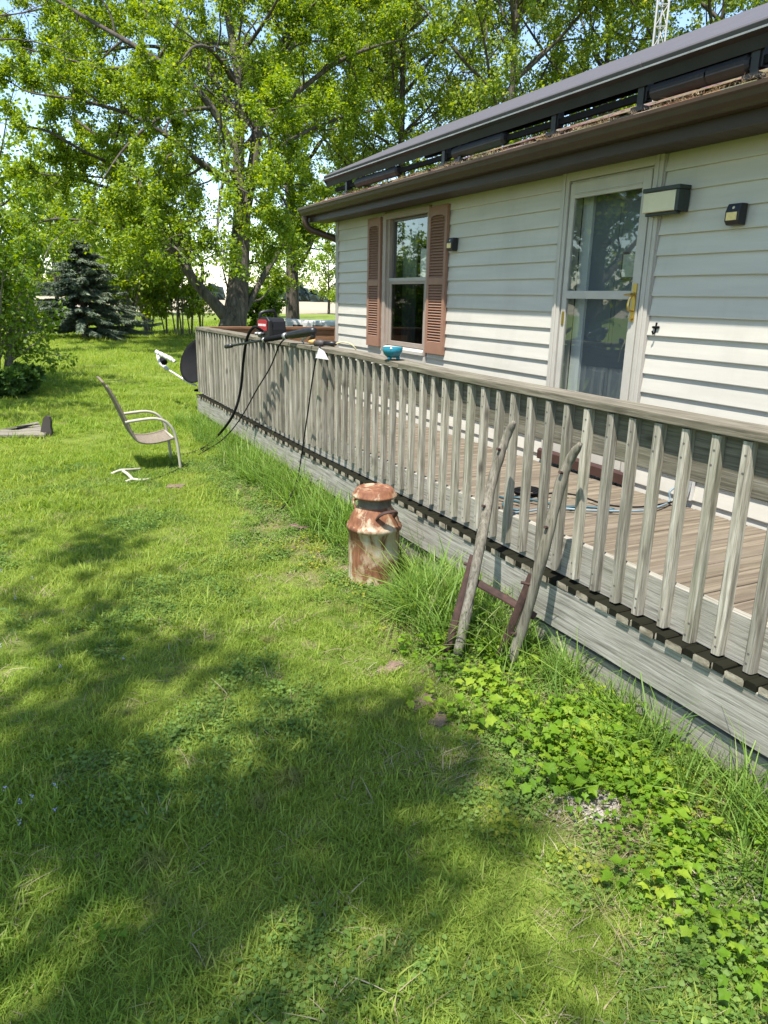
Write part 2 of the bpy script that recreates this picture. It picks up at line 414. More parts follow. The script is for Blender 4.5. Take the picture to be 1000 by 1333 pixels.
# ------------------------------------------------------------------ world, sun, camera
wd = bpy.data.worlds.new("World"); scene.world = wd; wd.use_nodes = True
nt = wd.node_tree; bg = nt.nodes['Background']
sky = nt.nodes.new('ShaderNodeTexSky'); sky.sky_type = 'NISHITA'; sky.sun_disc = False
sky.sun_elevation = math.asin(SUN[2]); sky.sun_rotation = math.atan2(SUN[0], SUN[1])
sky.air_density = 1.0; sky.dust_density = .35; sky.ozone_density = 1.2
nt.links.new(sky.outputs[0], bg.inputs[0]); bg.inputs[1].default_value = .15
sl = bpy.data.lights.new('sun', 'SUN'); sl.energy = 4.6; sl.angle = R(.5); sl.color = (1, .955, .88)
so = bpy.data.objects.new('sun', sl); COL.objects.link(so)
so.rotation_euler = Vector(SUN).to_track_quat('Z', 'Y').to_euler(); so.location = (0, 0, 30)
cd = bpy.data.cameras.new('camera'); co = bpy.data.objects.new('camera', cd); COL.objects.link(co)
M = Matrix.Identity(4)
for i in range(3):
    M[i][0] = RT[i]; M[i][1] = UPV[i]; M[i][2] = -FW[i]; M[i][3] = CP[i]
co.matrix_world = M
cd.sensor_fit = 'VERTICAL'; cd.sensor_height = 36; cd.lens = 36 * FPX / 1333
cd.clip_start = .05; cd.clip_end = 5000
scene.camera = co
scene.view_settings.view_transform = 'Standard'; scene.view_settings.look = 'None'
scene.view_settings.exposure = 1.15; scene.view_settings.gamma = 1
scene.render.film_transparent = False
scene.cycles.sample_clamp_indirect = 4.0; scene.cycles.caustics_reflective = False; scene.cycles.caustics_refractive = False; scene.cycles.use_adaptive_sampling = False
scene.cycles.max_bounces = 6; scene.cycles.transparent_max_bounces = 8; scene.cycles.diffuse_bounces = 3
scene.cycles.use_denoising = True

# ------------------------------------------------------------------ setting: ground sheets
def sheet(name, x0, x1, y0, y1, z, mat, n=1):
    m = MB(); m.poly([(x0, y0, z), (x1, y0, z), (x1, y1, z), (x0, y1, z)])
    return tag(m.build(name, mat), kind='structure')
sheet('lawn', -1500, 300, -900, 1500, 0.0, 'lawn')
sheet('field', -1490, -62, -890, 1490, 0.004, 'field_tan')

# ------------------------------------------------------------------ house
DZ = .07
house = tag(empty('house', (0, 0, 0)), 'low white sided house with terracotta shutters, brown gutter and glass storm door', 'house')
CW = .127; ZS = 1.977
XR = 14.0; DEPTH = 9.0
ZT = 2.60; ZB = .40
openings = [(1.36, 2.44, 1.09, ZT), (4.45, 5.447, .40, ZT)]
def siding_wall(name, axis, a0, a1, face, ops, top):
    """lapped courses along one wall; axis 0 faces -y, axis 1 faces -x"""
    m = MB(); n = -6
    zs = []
    for n in range(-9, 16):
        z0 = ZS - n * CW
        if z0 + CW < .05 or z0 > top(0.5 * (a0 + a1)) + 3: continue
        zs.append(z0)
    for z0 in zs:
        za, zb = max(z0, .06), z0 + CW
        iv = [(a0, a1)]
        for (o0, o1, oz0, oz1) in ops:
            if zb > oz0 + .02 and za < oz1 - .02:
                niv = []
                for (p, q) in iv:
                    if o1 <= p or o0 >= q: niv.append((p, q)); continue
                    if p < o0: niv.append((p, o0))
                    if q > o1: niv.append((o1, q))
                iv = niv
        cut = []
        for p, q in iv:
            s_ = p + rnd.uniform(.9, 3.6)
            while s_ < q - .4: cut.append((p, s_ + .012)); p = s_; s_ += 3.66
            cut.append((p, q))
        for p, q in cut:
            # clip by a sloping top (gable) by shrinking the ends
            if callable(top) and zb > top(p) + .001 or zb > top(q) + .001:
                tt = [t for t in np.linspace(p, q, 200) if top(t) >= zb - .02]
                if not tt: continue
                p, q = min(tt), max(tt)
                if q - p < .05: continue
            jit = rnd.uniform(-.0016, .0016)
            b = -.0175 + jit; t = -.001
            prof = [(b, za), (b + .001, za - .004), (.004, za - .004), (.004, zb), (t, zb)]
            if axis == 0:
                A = [(p, y + face, z) for y, z in prof]; B = [(q, y + face, z) for y, z in prof]
            else:
                A = [(y + face, q, z) for y, z in prof]; B = [(y + face, p, z) for y, z in prof]
            va = [m.bm.verts.new(v) for v in A]; vb = [m.bm.verts.new(v) for v in B]
            for i in range(len(prof)):
                j = (i + 1) % len(prof); m.face([va[i], vb[i], vb[j], va[j]])
            m.face(va[::-1]); m.face(vb)
    return m.build(name, 'siding', house)
siding_wall('siding', 0, .055, XR, 0.0, openings, lambda x: 2.62)
RS = .333; YL = -.40; ZL = 2.745; YRIDGE = 4.6
def roofz(y): return ZL + RS * (y - YL) if y <= YRIDGE else ZL + RS * (YRIDGE - YL) - RS * (y - YRIDGE)
siding_wall('siding', 1, .055, DEPTH, 0.0, [], lambda y: roofz(y) - .18)
m = MB(); m.box(.03, XR, .06, .16, .02, .40); m.box(.03, 1.36, .008, .10, .40, 2.66); m.box(2.44, 4.45, .008, .10, .40, 2.66); m.box(5.447, XR, .008, .10, .40, 2.66)
m.box(1.36, 2.44, .008, .10, .40, 1.085); m.box(1.36, 2.44, .02, .10, 2.565, 2.66); m.box(4.45, 5.447, .02, .10, 2.605, 2.66)
m.box(.008, .10, .16, DEPTH, .02, 2.66); m.box(.10, XR, DEPTH - .1, DEPTH, .02, 2.66); m.box(XR - .1, XR, .16, DEPTH - .1, .02, 2.66)
m.build('wall_core', 'trim', house)
m = MB(); m.prism([(-.02, .06), (.056, .06), (.056, 2.6), (-.02, 2.6)], 1, -.024, -.002)
m.box(-.024, -.002, -.0239, .06, .06, 2.6); m.build('corner_trim', 'trim_grey', house)
# gutter, fascia, soffit, roof, downspout
XL = -.30
m = MB(); yb = -.315
prof = [(yb, 2.745), (yb, 2.645), (-.385, 2.645), (-.392, 2.662), (-.412, 2.685), (-.418, 2.712), (-.432, 2.722), (-.432, 2.742), (-.424, 2.742), (-.424, 2.728), (-.408, 2.716), (-.40, 2.69), (-.38, 2.655), (yb - .008, 2.653), (yb - .008, 2.745)]
m.prism(prof, 0, XL, XR)
m.poly([(XL + .001, y, z) for y, z in [(yb, 2.744), (yb, 2.646), (-.385, 2.646), (-.412, 2.685), (-.431, 2.722), (-.431, 2.741)]])
m.build('gutter', 'brown_metal', house)
m = MB(); m.box(XL + .01, XR, -.313, -.285, 2.575, 2.75); m.build('fascia', 'fascia', house)
m = MB()
x = XL + .02
while x < XR:
    m.box(x, x + .097, -.285, -.016, 2.587, 2.596); m.box(x + .097, x + .10, -.285, -.016, 2.592, 2.599); x += .10
m.build('soffit', 'brown_soffit', house)
m = MB(); # rake board
m.prism([(-.313, 2.57), (-.313, 2.73), (YRIDGE, roofz(YRIDGE) - .02), (DEPTH + .3, roofz(DEPTH + .3) - .02), (DEPTH + .3, roofz(DEPTH + .3) - .18), (YRIDGE, roofz(YRIDGE) - .18), (-.2, 2.60)], 0, XL - .002, XL + .02)
m.build('rake_board', 'brown_metal', house)
m = MB(); m.poly([(XL + .02, -.285, 2.59), (-.01, -.285, 2.59), (-.01, YRIDGE, roofz(YRIDGE) - .16), (XL + .02, YRIDGE, roofz(YRIDGE) - .16)])
m.poly([(XL + .02, YRIDGE, roofz(YRIDGE) - .161), (-.01, YRIDGE, roofz(YRIDGE) - .161), (-.01, DEPTH, roofz(DEPTH) - .16), (XL + .02, DEPTH, roofz(DEPTH) - .16)])
m.build('rake_soffit', 'brown_soffit', house)
m = MB(); k = 0; yy = YL; st = .142
while yy < YRIDGE:
    y2 = min(yy + st, YRIDGE)
    xx = XL - .02
    while xx < XR + .3:
        w = rnd.choice((.16, .22, .30, .33)); x2 = min(xx + w, XR + .3); hj = rnd.uniform(.004, .011)
        a = roofz(yy) + hj; b2 = roofz(y2) + .001
        v = [m.bm.verts.new(p) for p in ((xx, yy, a), (x2, yy, a), (x2, y2, b2), (xx, y2, b2), (xx, yy, roofz(yy) - .004), (x2, yy, roofz(yy) - .004))]
        m.face(v[:4]); m.face([v[4], v[5], v[1], v[0]]); xx = x2
    yy = y2
m.poly([(XL - .02, YRIDGE, roofz(YRIDGE)), (XR + .3, YRIDGE, roofz(YRIDGE)), (XR + .3, DEPTH + .4, roofz(DEPTH + .4)), (XL - .02, DEPTH + .4, roofz(DEPTH + .4))])
m.prism([(YL + .012, ZL - .016), (YL + .012, ZL - .002), (YRIDGE, roofz(YRIDGE) - .006), (YRIDGE, roofz(YRIDGE) - .02)], 0, XL - .01, XR + .2)
m.build('roof', 'shingles', house)
dp = spline([(-.20, -.365, 2.65), (-.20, -.36, 2.57), (-.185, -.31, 2.50), (-.14, -.20, 2.455), (-.075, -.06, 2.405), (-.05, .03, 2.36), (-.045, .07, 2.28), (-.045, .075, 2.1)], 6) + [np.array((-.045, .075, .2)), np.array((-.10, .075, .08))]
m = MB(); m.tube(dp, .042, 10); m.build('downspout', 'brown_metal', house, smooth=True)

# window
win = empty('window'); win.parent = house
x0, x1, z0, z1 = 1.385, 2.425, 1.10, 2.56
m = MB()
m.box(x0, x0 + .075, -.035, .012, z0, z1); m.box(x1 - .03, x1, -.035, .012, z0, z1); m.box(x0 + .075, x1 - .03, -.035, .012, z1 - .06, z1)
m.box(x0 + .075, x0 + .13, -.012, .07, z0 + .06, z1 - .06); m.box(x1 - .06, x1 - .03, -.012, .07, z0 + .06, z1 - .06)
m.build('frame', 'taupe', win)
m = MB(); m.prism([(-.05, z0 + .0), (-.05, z0 + .03), (.0, z0 + .055), (.05, z0 + .055), (.05, z0)], 0, x0 + .076, x1 - .031)
m.box(x0, x1, -.03, -.004, z0 - .085, z0 - .002)
m.build('sill', 'trim', win)
sx0, sx1 = x0 + .13, x1 - .06
def sash(name, zz0, zz1, y, mat, fw=.045):
    m = MB(); m.box(sx0, sx0 + fw, y, y + .03, zz0, zz1); m.box(sx1 - fw, sx1, y, y + .03, zz0, zz1)
    m.box(sx0 + fw, sx1 - fw, y, y + .03, zz0, zz0 + fw); m.box(sx0 + fw, sx1 - fw, y, y + .03, zz1 - fw, zz1)
    return m.build(name, mat, win, bevel=.003)
sash('upper_sash', 1.84, 2.50, .022, 'frame_dark', .03); sash('lower_sash', 1.16, 1.87, -.006, 'taupe', .05)
m = MB(); m.box(sx0 + .01, sx1 - .01, -.014, -.0065, 1.85, 1.885); m.build('meeting_rail', 'trim_grey', win)
m = MB(); m.poly([(sx0 + .028, .034, 1.865), (sx1 - .028, .034, 1.865), (sx1 - .028, .034, 2.475), (sx0 + .028, .034, 2.475)]); m.build('upper_pane', 'glass', win)
m = MB(); m.poly([(sx0 + .048, .006, 1.205), (sx1 - .048, .006, 1.205), (sx1 - .048, .006, 1.825), (sx0 + .048, .006, 1.825)]); m.build('lower_pane', 'glass_screen', win)
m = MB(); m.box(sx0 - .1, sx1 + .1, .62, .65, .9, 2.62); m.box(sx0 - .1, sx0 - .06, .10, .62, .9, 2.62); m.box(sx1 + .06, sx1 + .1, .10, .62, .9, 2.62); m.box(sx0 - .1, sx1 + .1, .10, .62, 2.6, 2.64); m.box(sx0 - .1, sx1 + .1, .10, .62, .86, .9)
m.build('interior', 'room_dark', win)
m = MB(); n = 40
for i in range(n):
    xa = sx0 + (sx1 - sx0) * i / n; xb = sx0 + (sx1 - sx0) * (i + 1) / n
    if .42 < i / n < .62: continue
    ya = .16 + .02 * math.sin(i * 1.35); yb_ = .16 + .02 * math.sin((i + 1) * 1.35)
    m.poly([(xa, ya, 1.0), (xb, yb_, 1.0), (xb, yb_, 2.55), (xa, ya, 2.55)])
m.build('curtain', 'curtain', win)
m = MB(); m.box(2.08, 2.26, .075, .078, 1.89, 2.17); m.build('paper', 'label_white', win)

# shutters
def shutter(xa, xb, za, zb):
    m = MB(); y0, y1 = -.048, -.014; st = .045
    m.box(xa, xa + st, y0, y1, za, zb); m.box(xb - st, xb, y0, y1, za, zb)
    zm = za + (zb - za) * .50
    for a, b in ((za, za + .11), (zm - .03, zm + .035), (zb - .085, zb)): m.box(xa + st, xb - st, y0, y1, a, b)
    m.box(xa + st, xb - st, y1 - .006, y1, za + .11, zb - .085)
    for a, b in ((za + .11, zm - .03), (zm + .035, zb - .085)):
        k = int((b - a) / .0265); s = (b - a) / k
        for i in range(k):
            q = a + i * s
            m.prism([(y0 + .004, q + .002), (y0 + .004, q + .007), (y1 - .008, q + s), (y1 - .008, q + s - .006)], 0, xa + st, xb - st)
    # arched top of the upper louvre field
    for i in range(8):
        t0 = math.pi * i / 8; t1 = math.pi * (i + 1) / 8; cx = (xa + xb) / 2; rx = (xb - xa) / 2 - st
        p0 = (cx - rx * math.cos(t0), zb - .115 + .03 * math.sin(t0)); p1 = (cx - rx * math.cos(t1), zb - .115 + .03 * math.sin(t1))
        m.poly([(p0[0], y0 - .001, p0[1]), (p1[0], y0 - .001, p1[1]), (p1[0], y0 - .001, zb - .08), (p0[0], y0 - .001, zb - .08)])
    return m.build('shutter', 'shutter', house, bevel=.002)
shutter(1.005, 1.345, 1.125, 2.54); shutter(2.44, 2.80, 1.135, 2.54)

# storm door
door = empty('door'); door.parent = house
m = MB(); xa, xb, zt = 4.45, 5.447, 2.60
m.box(xa, xa + .085, -.034, .006, .41, zt); m.box(xb - .075, xb, -.034, .006, .41, zt); m.box(xa + .085, xb - .075, -.034, .006, zt - .07, zt)
m.box(xa + .03, xa + .05, -.042, -.0345, .41, zt - .002); m.box(xb - .05, xb - .03, -.042, -.0345, .41, zt - .002)
m.box(xa + .085, xa + .10, -.005, .10, .41, zt - .07); m.box(xb - .09, xb - .075, -.005, .10, .41, zt - .07); m.box(xa + .10, xb - .09, -.005, .10, zt - .085, zt - .07)
m.build('casing', 'trim', door, bevel=.003)
m = MB(); m.box(xa - .012, xa - .001, -.02, .004, .41, zt + .004); m.box(xb + .001, xb + .012, -.02, .004, .41, zt + .004); m.build('side_channel', 'trim_grey', door)
la, lb, lz0, lz1 = 4.553, 5.354, .505, 2.512
g0, g1 = la + .05, lb - .075
m = MB(); y0, y1 = -.028, .002
m.box(la, g0, y0, y1, lz0, lz1); m.box(g1, lb, y0, y1, lz0, lz1)
for a, b in ((lz0, lz0 + .17), (1.695, 1.752), (2.405, lz1)): m.box(g0, g1, y0, y1, a, b)
m.box(g0, g1, y0 - .008, y0 - .0005, 2.43, 2.437)
m.build('leaf', 'trim', door, bevel=.003)
m = MB(); m.poly([(g0, -.016, 1.753), (g1, -.016, 1.753), (g1, -.016, 2.404), (g0, -.016, 2.404)]); m.build('upper_pane', 'glass', door)
m = MB(); m.poly([(g0, -.016, lz0 + .171), (g1, -.016, lz0 + .171), (g1, -.016, 1.694), (g0, -.016, 1.694)]); m.build('lower_pane', 'glass', door)
h = MB(); hx = lb - .037
h.box(hx - .018, hx + .018, -.036, -.0285, 1.55, 1.80)
h.tube(spline([(hx, -.036, 1.62), (hx, -.075, 1.63), (hx, -.078, 1.68), (hx, -.036, 1.74)], 6), .008, 8)
h.tube([(hx, -.036, 1.73), (hx, -.066, 1.73), (hx - .055, -.07, 1.725)], [.009, .009, .006], 8)
h.tube([(hx, -.03, 1.57), (hx, -.05, 1.57)], .011, 10)
h.build('handle', 'brass', door, smooth=False)
m = MB(); m.box(la + .018, la + .046, -.0335, -.0285, 1.50, 1.60); m.build('hinge', 'brass', door)
# inner six panel door, opened white jamb
m = MB(); ia, ib = 4.66, 5.34; iy = .13
m.box(ia, ib, iy, iy + .04, .47, 2.53)
for (pa, pb) in ((ia + .09, ia + .31), (ib - .31, ib - .09)):
    for (qa, qb) in ((.62, 1.20), (1.36, 1.94), (2.06, 2.36)):
        m.box(pa, pb, iy - .004, iy - .0005, qa, qb); m.box(pa + .03, pb - .03, iy - .010, iy - .0045, qa + .03, qb - .03)
m.build('inner_door', 'door_blue', door, bevel=.004)
m = MB(); m.box(4.55, 4.66, .105, .16, .41, 2.56); m.box(5.34, 5.36, .105, .16, .41, 2.56); m.build('inner_jamb', 'white_trim', door, bevel=.003)
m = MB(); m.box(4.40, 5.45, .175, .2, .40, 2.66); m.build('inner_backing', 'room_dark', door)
pl = MB(); px0, px1, pz0, pz1 = 5.02, 5.30, 1.83, 2.02
pl.box(px0, px1, iy - .03, iy - .012, pz0, pz1); plq = pl.build('plaque', 'picture_dark', door)
m = MB(); m.box(px0 + .018, px1 - .018, iy - .034, iy - .0305, pz0 + .018, pz1 - .018); m.build('plaque_face', 'picture', plq)
m = MB(); cx, cz = 5.235, 1.91
m.poly([(cx + .022 * math.cos(a) * 1.0, iy - .0355, cz + .014 * math.sin(a)) for a in np.linspace(0, 2 * math.pi, 14, endpoint=False)])
m.poly([(cx + .018, iy - .0356, cz + .006), (cx + .028, iy - .0356, cz + .02), (cx + .016, iy - .0356, cz + .024), (cx + .008, iy - .0356, cz + .01)])
m.poly([(cx - .015, iy - .0357, cz - .002), (cx - .045, iy - .0357, cz - .016), (cx - .04, iy - .0357, cz - .022), (cx - .012, iy - .0357, cz - .012)])
m.build('plaque_bird', 'picture_dark', plq)
m = MB(); m.prism([(-.06, .421), (-.06, .49), (-.045, .505), (.10, .505), (.10, .421)], 0, 4.44, 5.46); m.build('threshold', 'threshold', door)

# wall lights
pl_ = tag(empty('porch_light', (5.47, -.03, 2.32)), 'flat dark green porch light with cream lens beside the storm door', 'wall light')
m = MB(); m.box(-.155, .20, -.10, .012, .035, .062); m.box(-.145, .195, -.03, .012, -.105, .034); m.box(.165, .195, -.095, -.0305, -.10, .034); m.box(-.14, .164, -.07, -.0305, -.118, -.098)
m.build('housing', 'dark_green_metal', pl_, bevel=.004)
m = MB(); m.box(-.15, .163, -.092, -.032, -.096, .033); m.build('lens', 'lens', pl_, bevel=.006); pl_.scale = (.86, .9, .92); pl_.location[0] += .045
def solar_light(x, z, label):
    t = tag(empty('solar_light', (x + .012, -.019, z)), label, 'solar light', 'solar lights on the siding'); t.scale = (.88, .9, .9)
    m = MB(); m.prism([(0, .07), (-.055, .07), (-.075, .02), (-.075, -.035), (-.055, -.06), (0, -.06)], 0, -.055, .055); m.build('body', 'black', t, bevel=.006)
    m = MB(); m.box(-.04, .04, -.0785, -.0752, -.032, .016); m.build('lamp_panel', 'solar_lens', t)
    m = MB(); m.lathe([(0, .004), (.008, .003), (.01, 0)], 12); o = m.build('motion_sensor', 'lens', t, smooth=True); o.location = (0, -.0655, .044); o.rotation_euler = (R(68), 0, 0)
solar_light(6.055, 2.17, 'small black solar light on the siding right of the storm door')
solar_light(2.905, 2.165, 'small black solar light on the siding beside the right shutter')
p = Wy(854, 427, -.015)
t = MB(); t.tube([(p[0], -.014, p[2] + .035), (p[0], -.02, p[2] - .03), (p[0], -.035, p[2] - .04), (p[0], -.045, p[2] - .02)], .006, 8); t.tube([(p[0] - .022, -.022, p[2] + .004), (p[0] + .032, -.022, p[2] + .006)], .008, 8)
tag(t.build('wall_hook', 'black_matte'), 'small black metal hook on the siding below the porch light', 'hook')
p = Wy(893, 636, -.03)
t = tag(empty('outlet_box', (p[0], -.012, p[2])), 'grey outlet box low on the siding behind the railing', 'outlet')
m = MB(); m.box(-.055, .055, -.03, .0, -.07, .07); m.build('back_box', 'white_paint', t, bevel=.004)
m = MB(); m.prism([(-.031, .07), (-.06, -.04), (-.055, -.045), (-.031, .05)], 0, -.055, .055); m.build('flap', 'steel', t)

# ------------------------------------------------------------------ solar array over the roof
sa = tag(empty('solar_array', (.2, -.27, 3.04)), 'row of grey framed solar panels raised on black racks over the roof edge', 'solar panel')
PSL = .45
def ps(d): return (-.27 + d, 3.035 + PSL * d)
xp = .22; k = 0
while xp < 12.5:
    m = MB(); a = ps(0); b = ps(1.62)
    m.prism([(a[0], a[1]), (a[0] - .012, a[1] + .03), (a[0] - .004, a[1] + .042), (b[0], b[1] + .04), (b[0], b[1])], 0, xp, xp + 1.035)
    m.build('panel', 'array_grey', sa, bevel=.003); xp += 1.04
m = MB()
m.prism([(-.285, 3.03), (-.283, 3.034), (-.235, 3.024), (-.225, 2.955), (-.235, 2.95), (-.25, 3.012), (-.287, 3.022)], 0, .215, 12.6); m.build('front_skirt', 'charcoal', sa)
m = MB(); m.box(.215, 12.6, -.292, -.2835, 3.026, 3.036); m.build('edge_strip', 'steel', sa)
m = MB(); m.prism([(-.28, 3.03), (1.35, 3.74), (1.35, 3.62), (-.22, 2.95)], 0, .205, .217); m.build('end_plate', 'charcoal', sa)
m = MB(); m.box(.4, 12.5, -.205, -.17, 2.885, 2.925); m.box(.4, 12.5, 1.0, 1.04, 3.36, 3.40); m.build('mounting_rail', 'black_matte', sa)
bxs = [Wy(u, v, -.2)[0] for u, v in ((453, 248), (580, 206), (601, 199), (724, 160), (838, 125), (985, 96))] + [7.6, 8.8, 10., 11.2]
for x in bxs:
    m = MB(); m.box(x - .025, x + .025, -.225, -.215, roofz(-.22) + .012, 3.0); m.box(x - .05, x + .05, -.25, -.15, roofz(-.2) + .003, roofz(-.2) + .03); m.box(x - .04, x + .04, -.214, -.165, 2.87, 2.99)
    m.build('bracket', 'black', sa)
for (u0, v0, u1, v1) in ((465, 243, 520, 226), (592, 196, 660, 172), (850, 122, 980, 80), (925, 60, 935, 55)):
    xa = Wy(u0, v0, -.2)[0]; xb = Wy(u1, v1, -.2)[0]
    m = MB(); m.tube([(xa, -.2, 2.905), (xa + .02, -.2, 2.905), (xb - .02, -.2, 2.905), (xb, -.2, 2.905)], [.03, .048, .048, .03], 12); m.build('microinverter', 'charcoal', sa, smooth=False)
for x in (7.9, 9.4, 10.9):
    m = MB(); m.tube([(x, -.2, 2.905), (x + .6, -.2, 2.905)], .048, 12); m.build('microinverter', 'charcoal', sa)

for c in sa.children: c.location = -Vector(sa.location)
# ------------------------------------------------------------------ lattice tower behind the roof
tp = W(857, 60, 14.0); tw = tag(empty('lattice_tower', (tp[0], tp[1], 0)), 'slim galvanised lattice antenna tower rising behind the roof', 'tower')
legs = [(.13 * math.cos(a), .13 * math.sin(a)) for a in (R(20), R(140), R(260))]
for lx, ly in legs:
    m = MB(); m.tube([(lx, ly, 0), (lx * .85, ly * .85, 13)], .019, 8); m.build('leg', 'mast_grey', tw, smooth=True)
m = MB(); z = .2
while z < 12.9:
    for i in range(3):
        a = legs[i]; b = legs[(i + 1) % 3]; s = 1 - .15 * z / 13
        m.tube([(a[0] * s, a[1] * s, z), (b[0] * s, b[1] * s, z + (.0))], .010, 5); m.tube([(a[0] * s, a[1] * s, z), (b[0] * s, b[1] * s, z + .36)], .009, 5)
    z += .36
m.build('bracing', 'mast_grey', tw)

# ------------------------------------------------------------------ deck with railing
deck = tag(empty('deck', (0, 0, 0)), 'weathered grey timber deck with slatted railing along the house', 'deck')
XD0, XD1 = -.92, 9.6
def sag(x): return float(np.interp(x, [-1, 3.3, 5.3, 7.1], [-.052, -.045, -.022, 0]))
DT = .418
m = MB(); bw = .1355; x = 2.9775 - 29 * .1355 + .019 - .061
while x < XD1:
    e = rnd.uniform(-.007, .007); zt = DT + rnd.uniform(-.002, .002) + sag(x); g = rnd.uniform(.0045, .007)
    a, b = max(x, XD0) + g, x + bw - g
    yb = -.002 if x > -.12 else 1.5
    yb2 = -.03
    prof = [(a, zt - .026), (a, zt - .004), (a + .004, zt), (b - .004, zt), (b, zt - .004), (b, zt - .026)]
    m.prism(prof, 1, -1.606, yb2 if x > -.12 else 1.5)
    w1 = .074 + rnd.uniform(-.006, .006); sp = rnd.random() < .12
    def tip(p, q, ye):
        c = .007
        m.prism([(p, zt - .030), (p, zt - c), (p + c, zt - .001), (q - c, zt - .001), (q, zt - c), (q, zt - .030)], 1, ye, -1.6062)
    if sp: tip(a - .002, a + .024, -1.697 + e); tip(a + .026, a + w1, -1.701 + e)
    else: tip(a - .002, a + w1, -1.70 + e)
    tip(a + w1 + .001, b + .001, -1.6945 + e * .3); x += bw
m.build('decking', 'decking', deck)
def boards(name, mat, y0, y1, zlo, zhi, x0=XD0, x1=XD1, L=2.42, gap=.003, off=0., sagk=1.):
    m = MB(); x = x0; first = True
    while x < x1 - .01:
        xe = min(x + (off if first and off else L), x1); first = False
        n = 6; dz = rnd.uniform(-.003, .003)
        A = []
        for i in range(n + 1):
            t = x + gap / 2 + (xe - x - gap) * i / n; s = sag(t) * sagk + dz
            A.append([m.bm.verts.new(p) for p in ((t, y0, zlo + s), (t, y1, zlo + s), (t, y1, zhi + s), (t, y0, zhi + s))])
        for P, Q in zip(A, A[1:]):
            for k in range(4): m.face([P[k], P[(k + 1) % 4], Q[(k + 1) % 4], Q[k]])
        m.face(A[0]); m.face(A[-1][::-1]); x = xe
    return m.build(name, mat, deck, bevel=.0025)
boards('rim_board', 'wood_rim', -1.690, -1.652, .178, .386, L=4.3, off=3.1)
boards('skirt_board', 'wood_skirt', -1.668, -1.645, .012, .15, L=1.9, off=1.4, sagk=.6)
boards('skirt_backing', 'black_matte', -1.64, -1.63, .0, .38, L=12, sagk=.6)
boards('bottom_rail', 'wood_skirt', -1.624, -1.588, DT + .003, DT + .187, L=.97 * 2, off=1.2)
boards('top_rail', 'wood_x', -1.624, -1.588, 1.028, 1.224, L=2.8, off=2.1, sagk=.15)
def caph(x): return -.006 + float(np.interp(x, [-1, 1.8, 3.4, 4.5, 4.56, 5.3, 7.0, 9], [1.223, 1.236, 1.246, 1.254, 1.247, 1.237, 1.233, 1.236]))
def cap_board(xa, xb, lift, name='rail_cap'):
    m = MB(); n = 10; A = []
    for i in range(n + 1):
        t = xa + (xb - xa) * i / n; h = caph(t) + lift; w = .002 * math.sin(t * 3.1)
        A.append([m.bm.verts.new(p) for p in ((t, -1.669 + w, h), (t, -1.53 + w, h), (t, -1.53 + w, h + .038), (t, -1.669 + w, h + .036))])
    for P, Q in zip(A, A[1:]):
        for k in range(4): m.face([P[k], P[(k + 1) % 4], Q[(k + 1) % 4], Q[k]])
    m.face(A[0]); m.face(A[-1][::-1])
    return m.build(name, 'wood_cap', deck, bevel=.004)
cap_board(-.935, 1.62, 0); cap_board(1.623, 5.0, 0.003); cap_board(5.004, 9.6, .004)
def bal_mesh(h, seed, w=.038, d=.038):
    m = MB(); r2 = random.Random(seed); n = 5; A = []
    for i in range(n + 1):
        z = h * i / n; ox = r2.uniform(-.0015, .0015); c = .006
        pr = [(-w / 2 + c, -d), (w / 2 - c, -d), (w / 2, -d + c), (w / 2, 0), (-w / 2, 0), (-w / 2, -d + c)]
        A.append([m.bm.verts.new((ox + px, py, z)) for px, py in pr])
    for P, Q in zip(A, A[1:]):
        for k in range(6): m.face([P[k], P[(k + 1) % 6], Q[(k + 1) % 6], Q[k]])
    m.face(A[0][::-1]); m.face(A[-1])
    m.mi = 1
    for z in (.035, .095, h - .06, h - .13):
        cx = r2.uniform(-.006, .006); z += r2.uniform(-.01, .01)
        vs = [m.bm.verts.new((cx + 0.0055 * math.cos(a), -d - .0007, z + .0055 * math.sin(a))) for a in np.linspace(0, 2 * math.pi, 8, endpoint=False)]
        m.face(vs)
    bmesh.ops.recalc_face_normals(m.bm, faces=m.bm.faces)
    me = bpy.data.meshes.new('baluster'); m.bm.to_mesh(me); m.bm.free()
    me.materials.append(MATS['wood_z']); me.materials.append(MATS['frame_dark']); return me
bmeshes = [bal_mesh(1.0, i) for i in range(6)]
def botz(x): return float(np.interp(x, [-1, 1.4, 2.9, 4, 5.5, 6.7, 7.4, 8], [.392, .405, .422, .452, .446, .438, .422, .428]))
proto = bpy.data.objects.new('baluster', bmeshes[0]); COL.objects.link(proto); proto.parent = deck
i = 0; x = 2.9775 - 29 * .1355 + .019
while x < 9.4:
    o = proto if i == 0 else proto.copy()
    if i:
        COL.objects.link(o); o.parent = deck; o.data = bmeshes[rnd.randrange(6)]
    b = botz(x) + rnd.uniform(-.005, .005); top = caph(x) - .0015
    o.location = (x + rnd.uniform(-.004, .004), -1.6245, b); o.scale = (1, 1, top - b)
    o.rotation_euler = (0, R(rnd.uniform(-.45, .45)), 0)
    x += .1355; i += 1
NB = i
